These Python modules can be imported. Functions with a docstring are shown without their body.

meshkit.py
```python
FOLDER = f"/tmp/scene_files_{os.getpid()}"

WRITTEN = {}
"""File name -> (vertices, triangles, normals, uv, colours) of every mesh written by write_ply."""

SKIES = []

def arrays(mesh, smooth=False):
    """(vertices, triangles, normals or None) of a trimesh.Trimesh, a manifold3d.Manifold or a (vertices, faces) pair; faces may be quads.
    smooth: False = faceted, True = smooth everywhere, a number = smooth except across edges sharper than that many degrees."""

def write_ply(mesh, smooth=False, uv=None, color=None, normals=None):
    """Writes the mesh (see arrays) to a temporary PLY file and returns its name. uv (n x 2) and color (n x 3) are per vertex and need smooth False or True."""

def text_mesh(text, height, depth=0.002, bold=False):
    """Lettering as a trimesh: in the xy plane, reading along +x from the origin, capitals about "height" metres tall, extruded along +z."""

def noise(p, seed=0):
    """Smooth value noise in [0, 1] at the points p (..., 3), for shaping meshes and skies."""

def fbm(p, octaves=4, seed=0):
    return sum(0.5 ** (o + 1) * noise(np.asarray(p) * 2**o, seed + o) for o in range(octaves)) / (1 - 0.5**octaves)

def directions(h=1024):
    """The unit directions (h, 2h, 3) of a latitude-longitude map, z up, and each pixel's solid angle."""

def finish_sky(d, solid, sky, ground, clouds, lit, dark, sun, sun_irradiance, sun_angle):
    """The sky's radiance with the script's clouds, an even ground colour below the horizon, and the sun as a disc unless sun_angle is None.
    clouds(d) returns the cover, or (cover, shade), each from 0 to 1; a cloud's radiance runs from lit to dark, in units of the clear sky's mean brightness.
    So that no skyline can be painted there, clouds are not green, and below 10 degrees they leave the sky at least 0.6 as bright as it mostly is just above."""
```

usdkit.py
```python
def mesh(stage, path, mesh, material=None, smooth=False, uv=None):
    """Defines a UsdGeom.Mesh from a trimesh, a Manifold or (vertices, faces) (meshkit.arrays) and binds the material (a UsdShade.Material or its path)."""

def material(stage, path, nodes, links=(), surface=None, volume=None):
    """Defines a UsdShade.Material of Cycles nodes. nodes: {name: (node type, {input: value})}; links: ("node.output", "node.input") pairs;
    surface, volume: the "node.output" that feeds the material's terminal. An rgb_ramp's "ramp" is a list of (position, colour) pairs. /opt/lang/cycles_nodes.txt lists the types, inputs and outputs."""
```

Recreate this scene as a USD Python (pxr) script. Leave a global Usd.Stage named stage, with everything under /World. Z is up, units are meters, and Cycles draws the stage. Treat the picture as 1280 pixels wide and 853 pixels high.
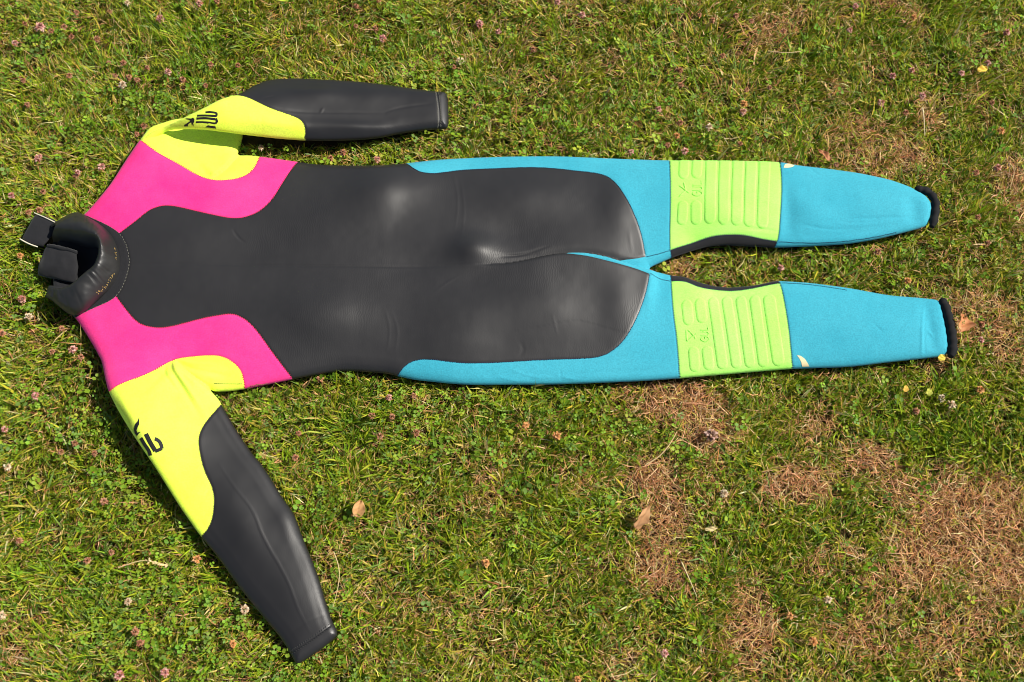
import math, random
import numpy as np, trimesh, shapely, usdkit, meshkit
from scipy.spatial import Delaunay, cKDTree
from scipy.interpolate import CubicSpline
from scipy.ndimage import gaussian_filter, map_coordinates
from shapely.geometry import Polygon, LineString, Point
from shapely.ops import unary_union, polygonize
from pxr import Usd, UsdGeom, UsdLux, UsdShade, Gf, Sdf, Vt

# ------------------------------------------------------------------ camera, sky, sun, exposure
stage = Usd.Stage.CreateInMemory()
UsdGeom.SetStageUpAxis(stage, 'Z'); UsdGeom.SetStageMetersPerUnit(stage, 1.0)
UsdGeom.Xform.Define(stage, '/World'); UsdGeom.Scope.Define(stage, '/World/Looks')
TH, DIST, FPX = math.radians(20.0), 1.73, 1300.0
CAM = np.array([0, -DIST * math.sin(TH), DIST * math.cos(TH)])
cam = UsdGeom.Camera.Define(stage, '/World/camera')
cam.AddTranslateOp().Set(Gf.Vec3d(*map(float, CAM))); cam.AddRotateXOp().Set(math.degrees(TH))
cam.CreateHorizontalApertureAttr(36.0); cam.CreateVerticalApertureAttr(24.0)
cam.CreateFocalLengthAttr(36.0 * FPX / 1280.0)
cam.CreateClippingRangeAttr(Gf.Vec2f(0.05, 1000.0))
cam.CreateExposureAttr(0.55)

SUN = np.array([0.97, 0.22, 0.0]); SUN /= np.linalg.norm(SUN)
EL = math.radians(47.0)
SUN = np.array([SUN[0] * math.cos(EL), SUN[1] * math.cos(EL), math.sin(EL)])
usdkit.material(stage, '/World/Looks/sky_air', {
    'sky': ('sky_texture', {'sky_type': 'single_scattering', 'sun_disc': False, 'sun_elevation': EL, 'sun_rotation': math.atan2(SUN[0], SUN[1])}),
    'bg': ('background_shader', {'strength': 0.058})}, [('sky.color', 'bg.color')], surface='bg.background')
sky = UsdLux.DomeLight.Define(stage, '/World/sky')
UsdShade.MaterialBindingAPI.Apply(sky.GetPrim()).Bind(UsdShade.Material.Get(stage, '/World/Looks/sky_air'))
sky.GetPrim().SetCustomDataByKey('kind', 'structure')
sun = UsdLux.DistantLight.Define(stage, '/World/sun')
sun.CreateNormalizeAttr(True); sun.CreateIntensityAttr(1.25); sun.CreateAngleAttr(0.53); sun.CreateColorAttr(Gf.Vec3f(1.0, 0.95, 0.86))
sun.AddTransformOp().Set(Gf.Matrix4d().SetRotate(Gf.Rotation(Gf.Vec3d(0, 0, 1), Gf.Vec3d(*map(float, SUN)))))

# ------------------------------------------------------------------ helpers
RNG = np.random.default_rng(7)
UP, FWD = np.array([0, math.cos(TH), math.sin(TH)]), np.array([0, math.sin(TH), -math.cos(TH)])


def unproj(px, z):
    """Points of the lawn plane at height z, measured off the picture (1280 x 853)."""
    px = np.atleast_2d(np.asarray(px, float))
    d = ((px[:, 0:1] - 640) / FPX) * np.array([1.0, 0, 0]) + (-(px[:, 1:2] - 426.5) / FPX) * UP + FWD
    t = (np.broadcast_to(z, (len(px),)) - CAM[2]) / d[:, 2]
    return (CAM + d * t[:, None])[:, :2]


def proj(p):
    q = np.asarray(p, float) - CAM
    w = q @ FWD
    return np.stack([640 + FPX * q[:, 0] / w, 426.5 - FPX * (q @ UP) / w], 1)


MM = 0.001
NAMES = {}


def numbered(name):
    n = NAMES.get(name, -1) + 1
    NAMES[name] = n
    return name if n == 0 else f'{name}_{n:03d}'


def obj(name, mesh, mat, parent=None, smooth=True, label=None, cat=None, group=None, kind=None, colors=None):
    base = parent.GetPath().pathString if parent else '/World'
    key = base + '/' + name
    path = base + '/' + numbered(key).rpartition('/')[2]
    m = usdkit.mesh(stage, path, mesh, M[mat], smooth=smooth)
    if colors is not None:
        UsdGeom.PrimvarsAPI(m).CreatePrimvar('tint', Sdf.ValueTypeNames.Color3fArray, 'vertex').Set(Vt.Vec3fArray.FromNumpy(np.asarray(colors, np.float32)))
    tag(m.GetPrim(), label, cat, group, kind)
    return m.GetPrim()


def tag(p, label=None, cat=None, group=None, kind=None):
    for k, v in (('label', label), ('category', cat), ('group', group), ('kind', kind)):
        if v:
            p.SetCustomDataByKey(k, v)
    return p


def smooth_line(pts, step=0.0, closed=False):
    p = np.asarray(pts, float)
    return p


def spline(pts, n=None, step=1.0):
    """Centripetal spline through points (any dimension), sampled about every STEP."""
    p = np.asarray(pts, float)
    if len(p) < 3:
        L = np.linalg.norm(p[-1] - p[0]); k = n or max(2, int(L / step) + 1)
        return p[0] + np.linspace(0, 1, k)[:, None] * (p[-1] - p[0])
    t = np.concatenate([[0], np.cumsum(np.linalg.norm(np.diff(p[:, :2], axis=0), axis=1) ** 0.7)])
    cs = CubicSpline(t, p, bc_type='natural')
    q = cs(np.linspace(0, t[-1], 400))
    L = np.concatenate([[0], np.cumsum(np.linalg.norm(np.diff(q[:, :2], axis=0), axis=1))])
    k = n or max(3, int(L[-1] / step) + 1)
    return np.stack([np.interp(np.linspace(0, L[-1], k), L, q[:, i]) for i in range(p.shape[1])], 1)


def extend(line, a=4.0, b=4.0):
    p = np.asarray(line, float)
    if a:
        d = p[0] - p[1]; p = np.vstack([p[0] + d / np.linalg.norm(d) * a, p])
    if b:
        d = p[-1] - p[-2]; p = np.vstack([p, p[-1] + d / np.linalg.norm(d) * b])
    return p


# ------------------------------------------------------------------ materials
M = {}


def mat(name, nodes, links, surface='p.BSDF'):
    M[name] = usdkit.material(stage, '/World/Looks/' + name, nodes, links, surface=surface)


def fabric(name, col, pale, rough=0.85, amp=0.35):
    mat(name, {
        'g': ('geometry', {}),
        'n': ('noise_texture', {'scale': 9.0, 'detail': 5.0, 'roughness': 0.65}),
        'r': ('rgb_ramp', {'ramp': [(0.3, col), (0.72, pale)]}),
        'k': ('noise_texture', {'scale': 480.0, 'detail': 2.0}),
        'kr': ('rgb_ramp', {'ramp': [(0.3, (0.78, 0.78, 0.78)), (0.65, (1, 1, 1))]}),
        'mx': ('mix_color', {'blend_type': 'multiply', 'fac': 1.0}),
        'w': ('noise_texture', {'scale': 70.0, 'detail': 4.0}),
        'b0': ('bump', {'strength': 0.25, 'distance': 0.0015}),
        'b': ('bump', {'strength': amp, 'distance': 0.0005}),
        'p': ('principled_bsdf', {'roughness': rough, 'specular_ior_level': 0.25, 'sheen_weight': 0.12, 'sheen_roughness': 0.4})},
        [('g.position', 'n.vector'), ('g.position', 'k.vector'), ('g.position', 'w.vector'), ('n.fac', 'r.fac'), ('k.fac', 'kr.fac'),
         ('r.color', 'mx.a'), ('kr.color', 'mx.b'), ('mx.result', 'p.base_color'),
         ('w.fac', 'b0.height'), ('k.fac', 'b.height'), ('b0.normal', 'b.normal'), ('b.normal', 'p.normal')])


def rubber(name, col, rough, stretch=(1, 1, 1), ripple=0.2, lines=0.07):
    mat(name, {
        'g': ('geometry', {}),
        'n': ('noise_texture', {'scale': 14.0, 'detail': 6.0, 'roughness': 0.7}),
        'r': ('rgb_ramp', {'ramp': [(0.3, tuple(0.95 * c for c in col)), (0.7, tuple(1.06 * c for c in col))]}),
        'rr': ('map_range', {'from_min': 0.3, 'from_max': 0.7, 'to_min': rough - 0.02, 'to_max': rough + 0.03}),
        'm': ('mapping', {'scale': stretch}),
        'w': ('noise_texture', {'scale': 60.0, 'detail': 3.0, 'distortion': 0.4}),
        'f': ('noise_texture', {'scale': 700.0, 'detail': 2.0}),
        'b0': ('bump', {'strength': ripple, 'distance': 0.002}),
        'wv': ('wave_texture', {'scale': 95.0, 'distortion': 13.0, 'detail': 2.0, 'detail_scale': 0.6}),
        'mk': ('noise_texture', {'scale': 8.0, 'detail': 1.0}),
        'mr': ('map_range', {'from_min': 0.52, 'from_max': 0.68, 'to_min': 0.0, 'to_max': 1.0, 'clamp': True}),
        'mm': ('math', {'math_type': 'multiply'}),
        'b1': ('bump', {'strength': lines, 'distance': 0.0009}),
        'b': ('bump', {'strength': 0.18, 'distance': 0.0005}),
        'p': ('principled_bsdf', {'specular_ior_level': 0.5})},
        [('g.position', 'n.vector'), ('n.fac', 'r.fac'), ('r.color', 'p.base_color'), ('n.fac', 'rr.value'), ('rr.result', 'p.roughness'),
         ('g.position', 'm.vector'), ('m.vector', 'w.vector'), ('g.position', 'f.vector'), ('w.fac', 'b0.height'), ('f.fac', 'b.height'),
         ('g.position', 'wv.vector'), ('g.position', 'mk.vector'), ('mk.fac', 'mr.value'), ('wv.fac', 'mm.value1'), ('mr.result', 'mm.value2'), ('mm.value', 'b1.height'),
         ('b0.normal', 'b1.normal'), ('b1.normal', 'b.normal'), ('b.normal', 'p.normal')])


def plain(name, col, rough=0.7, spec=0.3):
    mat(name, {'p': ('principled_bsdf', {'base_color': col, 'roughness': rough, 'specular_ior_level': spec})}, [])


def leafy(name, trans=0.3, rough=0.5, spec=0.35):
    """Blades, leaves and petals: the colour is each one's own, held at its vertices; they let some light through."""
    mat(name, {
        'a': ('attribute', {'attribute': 'tint'}),
        'p': ('principled_bsdf', {'roughness': rough, 'specular_ior_level': spec}),
        't': ('translucent_bsdf', {}),
        'm': ('mix_closure', {'fac': trans})},
        [('a.color', 'p.base_color'), ('a.color', 't.color'), ('p.BSDF', 'm.closure1'), ('t.BSDF', 'm.closure2')], surface='m.closure')


fabric('pink_neoprene', (0.80, 0.022, 0.205), (0.85, 0.055, 0.27))
fabric('yellow_neoprene', (0.73, 0.94, 0.05), (0.78, 0.95, 0.10))
fabric('cyan_neoprene', (0.032, 0.32, 0.425), (0.05, 0.37, 0.475))
fabric('green_neoprene', (0.365, 0.88, 0.11), (0.42, 0.90, 0.17))
fabric('black_neoprene', (0.012, 0.012, 0.014), (0.02, 0.02, 0.022), 0.9)
rubber('black_smooth_skin', (0.0180, 0.0170, 0.0170), 0.45, (3.0, 0.6, 1.0), 0.03)
rubber('black_sleeve_skin', (0.013, 0.0122, 0.0122), 0.43, (1.0, 1.0, 1.0), 0.03, 0.015)
rubber('black_collar_skin', (0.016, 0.0155, 0.015), 0.47, (1.0, 1.0, 1.0), 0.12, 0.02)
plain('black_print', (0.012, 0.012, 0.012), 0.6)
plain('cream_print', (0.68, 0.58, 0.34), 0.6)
plain('gold_print', (0.62, 0.40, 0.12), 0.45)
plain('black_trim', (0.010, 0.010, 0.011), 0.85, 0.2)
plain('cream_trim', (0.75, 0.68, 0.5), 0.8)
plain('dark_thread', (0.012, 0.03, 0.075), 0.8)
plain('pale_thread', (0.13, 0.125, 0.10), 0.8)
plain('black_thread', (0.03, 0.03, 0.03), 0.5)
plain('pink_thread', (0.55, 0.02, 0.06), 0.8)
plain('olive_thread', (0.14, 0.15, 0.03), 0.8)
leafy('grass_blade', 0.32, 0.5, 0.25)
leafy('clover_leaf', 0.30, 0.55, 0.25)
leafy('dry_blade', 0.15, 0.7, 0.2)
leafy('petal', 0.25, 0.8, 0.1)
leafy('dead_leaf', 0.2, 0.7, 0.2)
mat('soil', {'g': ('geometry', {}), 'n': ('noise_texture', {'scale': 35.0, 'detail': 8.0, 'roughness': 0.7}),
             'r': ('rgb_ramp', {'ramp': [(0.3, (0.022, 0.017, 0.005)), (0.5, (0.045, 0.030, 0.010)), (0.7, (0.11, 0.065, 0.026))]}),
             'n2': ('noise_texture', {'scale': 60.0, 'detail': 8.0, 'roughness': 0.75}), 'r2': ('rgb_ramp', {'ramp': [(0.3, (0.04, 0.06, 0.008)), (0.5, (0.12, 0.17, 0.02)), (0.7, (0.26, 0.27, 0.05))]}),
             'len': ('separate_xyz', {}), 'ax': ('math', {'math_type': 'absolute'}), 'ay': ('math', {'math_type': 'absolute'}), 'far': ('math', {'math_type': 'maximum'}), 'fm': ('map_range', {'from_min': 1.2, 'from_max': 2.0, 'to_min': 0.0, 'to_max': 1.0, 'clamp': True}), 'mx': ('mix_color', {'blend_type': 'mix'}),
             'b': ('bump', {'strength': 0.8, 'distance': 0.006}), 'p': ('principled_bsdf', {'roughness': 0.95, 'specular_ior_level': 0.1})},
    [('g.position', 'n.vector'), ('n.fac', 'r.fac'), ('g.position', 'n2.vector'), ('n2.fac', 'r2.fac'), ('g.position', 'len.vector'), ('len.x', 'ax.value1'), ('len.y', 'ay.value1'), ('ax.value', 'far.value1'), ('ay.value', 'far.value2'), ('far.value', 'fm.value'), ('fm.result', 'mx.fac'),
     ('r.color', 'mx.a'), ('r2.color', 'mx.b'), ('mx.result', 'p.base_color'), ('n.fac', 'b.height'), ('b.normal', 'p.normal')])

# ------------------------------------------------------------------ ground sheet
gx = np.concatenate([[-20, -6, -3], np.linspace(-1.8, 1.8, 145), [3, 6, 20]])
X, Y = np.meshgrid(gx, gx, indexing='ij')


def ground_z(xy):
    p = np.concatenate([np.asarray(xy) * 9.0, np.zeros((len(xy), 1))], 1)
    return 0.012 * (meshkit.fbm(p, 3, 5) - 0.5)


gz = ground_z(np.stack([X.ravel(), Y.ravel()], 1))
n = len(gx); i, j = np.meshgrid(np.arange(n - 1), np.arange(n - 1), indexing='ij')
quads = np.stack([i * n + j, (i + 1) * n + j, (i + 1) * n + j + 1, i * n + j + 1], -1).reshape(-1, 4)
obj('ground', (np.stack([X.ravel(), Y.ravel(), gz], 1), quads), 'soil', smooth=True, kind='structure')

# ------------------------------------------------------------------ the wetsuit: two sheets (body, folded upper sleeve), each a soft slab of neoprene cut into panels along its seams
suit = UsdGeom.Xform.Define(stage, '/World/wetsuit').GetPrim()
tag(suit, 'colourful pink, yellow, cyan, green and black neoprene wetsuit lying face up on the lawn', 'wetsuit')

BODY = [(107, 269), (126, 247), (139, 231), (158, 201), (171, 182), (176.5, 175),
        (188, 160), (222, 149), (262, 148), (296, 154), (304, 167), (300.5, 182), (296, 195.2), (310, 195.2), (324, 196.5), (371, 203),
        (394, 206.5), (429, 208), (476, 207.7), (506, 205.4), (550, 200.3), (621, 197), (691, 196), (761, 199), (800, 200.6), (838, 201.5),
        (880, 201.5), (930, 202.2), (975, 203.4), (995, 207.5), (1035, 212), (1072, 217), (1110, 225), (1133, 233), (1146, 239),
        (1158, 247), (1164.5, 257), (1164, 268), (1161, 278), (1157, 283.5), (1135, 289.5), (1097, 299), (1060, 305), (1010, 308), (967.5, 309.4), (930, 307.5), (907, 306), (885, 308),
        (864, 314), (840, 322), (807, 336.5), (832, 343.6), (839, 345.2), (855, 346.4), (871, 353), (892, 358.4), (912, 360.4), (940, 358), (969, 351.8), (976, 352), (1010, 354), (1060, 360.5), (1110, 370),
        (1150, 373), (1175, 376), (1178, 390), (1182, 410), (1185.5, 430), (1184, 445), (1147, 449), (1110, 453), (1060, 459), (991, 460.8), (922, 466.7), (850, 473), (800, 476.5), (700, 480.5), (600, 481.5), (568, 480), (519, 475),
        (496, 470), (480, 466.5), (430, 463), (400, 467.5), (366, 474), (306, 486.5), (288, 489), (268, 489.5), (262.5, 487.5),
        (266, 491.6), (274, 500.6), (277, 506.5), (285, 520), (296.5, 540), (313.4, 565), (327, 581), (339, 599), (352, 621), (368, 643), (377, 668.7), (390, 700), (399.5, 725.7), (408, 755), (415, 776), (421.5, 788),
        (421.5, 796), (402.6, 811.5), (374, 830.5), (369, 828.5), (361.5, 814), (349, 795), (320, 760.5), (295, 729), (273, 697), (250.7, 670.5), (225, 634), (202, 597), (192.5, 582), (178, 561), (164, 540), (150, 517.5),
        (136, 490.5), (131.5, 472.5), (128, 453), (119, 436), (105, 413), (94, 397), (82, 388), (68, 372), (66, 340), (70, 310), (80, 287), (92, 276)]
SLEEVE = [(179, 180), (181, 173), (190, 166), (221.5, 152.5), (253, 137.5), (275, 126), (291, 121), (300, 119), (314, 110.5), (330.5, 103), (347, 100), (370, 99), (405.5, 100.6), (452, 103.4), (487.5, 107.7),
          (522.6, 112.8), (546, 115.6), (558, 116.3), (560, 127), (561, 150.3), (559.5, 161), (546, 161.3), (522.6, 163.5), (499, 167), (476, 172), (452, 174.5), (417, 176), (381, 175.4),
          (348, 173), (304, 168), (278, 164.4), (253, 161.4), (221.5, 161), (208, 163), (195, 172), (186, 179)]
# (centre in the picture, radius in picture pixels, height in mm): how far the edge lies above the lawn
EDGE = {'body': [((140, 495), 50, 20), ((175, 565), 60, 30), ((220, 645), 60, 12), ((130, 235), 60, 12), ((182, 178), 30, 14), ((285, 165), 45, -10)],
        'sleeve': [((258, 150), 60, 52), ((335, 150), 60, 28), ((420, 140), 70, 12), ((185, 178), 25, 8)]}
# soft swells and hollows: centre, radii (x, y), height in mm, turn in degrees
SWELL = {'body': [((482, 238), 52, 36, 18, -20), ((95, 328), 22, 22, -24, 0), ((592, 313), 27, 19, 13, 0), ((640, 290), 45, 22, -4, 0), ((400, 270), 60, 40, 4, 0), ((420, 380), 80, 40, 3, 0), ((590, 395), 60, 34, 9, 0),
                  ((680, 385), 55, 36, 9, 0), ((775, 385), 22, 40, 4, 0), ((505, 250), 20, 50, -2, 0), ((655, 245), 55, 28, 7, 0), ((772, 260), 22, 40, 5, 0), ((575, 432), 40, 22, 4, 0), ((230, 300), 60, 25, 4, 0), ((250, 360), 60, 25, 3, 0),
                  ((400, 396), 55, 30, 10, 0), ((520, 330), 40, 16, -3, 0), ((905, 270), 40, 18, 8, 0), ((868, 300), 16, 14, -5, 0), ((908, 375), 32, 16, -3, 0), ((870, 365), 18, 12, 4, 0),
                  ((985, 262), 10, 40, -3, 0), ((1020, 268), 25, 20, 4, 0), ((1145, 262), 12, 20, -4, 0), ((1165, 408), 9, 30, -4, 0),
                  ((322, 630), 34, 80, 3, -28), ((368, 735), 22, 40, 2, -25), ((300, 660), 22, 40, 4, -28), ((362, 652), 18, 26, 3, -25),
                  ((180, 520), 40, 30, 8, 0), ((250, 470), 20, 12, 5, 0), ((270, 210), 20, 12, -3, 0)],
         'sleeve': [((400, 122), 34, 14, 6, 0), ((350, 165), 40, 10, 6, 0), ((470, 120), 40, 14, 4, 0), ((440, 160), 60, 8, 4, 0), ((280, 145), 30, 18, 6, 0)]}
# creases: (line in the picture, half width mm, height mm)
WRINKLE = {'body': [
    ([(274, 580), (295, 611), (317, 640), (327, 665), (342, 694), (361, 729), (374, 764), (388, 790)], 1.5, 0.6),
    ([(216, 449), (214, 458), (222, 475), (236, 498), (252, 525)], 3.0, -3.2), ([(218, 449), (220, 460), (231, 478), (242, 494), (258, 520)], 2.6, 2.6), ([(216, 451), (206, 462), (212, 476), (225, 492)], 2.5, -1.4),
    ([(221, 452), (232, 464), (246, 474), (262, 482)], 2.2, -2.6), ([(222, 451), (240, 461), (262, 466), (285, 470)], 3.0, -2.2), ([(224, 450), (245, 455), (270, 456)], 3.0, 2.0), ([(250, 472), (270, 478), (303, 479)], 2.0, -1.0),
    ([(515, 474), (532, 476), (545, 471)], 1.6, 1.0), ([(530, 478), (544, 480)], 1.4, 0.8), ([(620, 470), (640, 476), (668, 478)], 1.8, 1.0), ([(640, 462), (662, 470), (690, 471)], 1.6, 0.9), ([(690, 466), (715, 474), (740, 476)], 1.6, 0.8), ([(700, 462), (702, 478)], 1.5, -0.7),
    ([(1000, 281), (1030, 286), (1072, 286)], 2.0, -1.2), ([(1060, 273), (1100, 272), (1140, 271)], 2.2, -1.4), ([(1040, 279), (1075, 281), (1120, 276)], 2.0, 1.1), ([(1011, 210), (1026, 221)], 1.5, -0.9),
    ([(1155, 384), (1153, 405), (1152, 447)], 1.8, 1.6), ([(1158, 386), (1156, 408), (1156, 445)], 1.5, -1.0), ([(1160, 412), (1167, 420)], 2.0, 1.4), ([(1090, 404), (1103, 415)], 1.5, -0.8), ([(1098, 410), (1110, 410)], 1.5, 0.7),
    ([(932, 290), (952, 292), (972, 294)], 1.4, 0.8), ([(930, 287), (955, 288), (973, 290)], 1.4, -0.8), ([(935, 284), (972, 286)], 1.4, 0.6),
    ([(163, 331), (300, 331), (450, 333), (600, 331)], 1.6, -1.3), ([(566, 215), (572, 250), (568, 290)], 1.6, 0.25), ([(575, 220), (580, 260), (577, 300)], 1.6, 0.25),
    ([(620, 322), (650, 318), (685, 308)], 2.0, -1.3), ([(618, 318), (645, 319), (672, 316)], 2.0, -1.0), ([(480, 385), (487, 410), (484, 440)], 1.5, 0.25), ([(490, 390), (497, 415), (494, 440)], 1.5, 0.25), ([(545, 365), (562, 352), (575, 345)], 1.8, 0.25),
    ([(291, 286), (298, 297), (306, 303)], 1.4, -0.8), ([(786, 290), (790, 318)], 3.0, 0.2), ([(690, 395), (697, 420)], 1.5, 0.2), ([(648, 446), (654, 438), (650, 428)], 3.0, -0.3),
     ([(150, 520), (182, 575)], 4, 1.0), ([(263, 606), (256, 622)], 1.6, -0.8), ([(355, 800), (375, 783), (412, 766)], 1.8, -0.2),
    ([(206, 176), (228, 186), (236, 190)], 2.0, -0.6), ([(258, 168), (257, 176), (259, 186)], 1.8, -0.7), ([(264, 168), (265, 180)], 1.8, 0.6)],
    'sleeve': [([(328, 123), (345, 120)], 1.5, -0.7), ([(480, 141), (500, 136), (540, 131)], 2.2, -0.6), ([(322, 130), (355, 138), (430, 141), (482, 142)], 2.0, -0.7), ([(400, 142), (404, 136)], 1.4, 0.7), ([(328, 145), (327, 168)], 1.4, -0.5)]}
# folds where one side rides over the other: (line, height mm of the raised side, reach mm); the raised side is to the right of the line as drawn in the picture
FOLD = {'body': [([(585, 331), (621, 331), (656, 326), (691, 319), (706, 317.5), (726, 317.2), (761.5, 323.6), (786, 331.5), (812, 338.5)], 10, 60, 0.42),
                 ([(212, 449), (222, 455), (236, 467), (250, 478), (264, 489)], 9, 40, 0.3),
                 ([(262, 223), (280, 211), (297, 195)], -5, 30, 0.2)],
        'sleeve': []}


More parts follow.
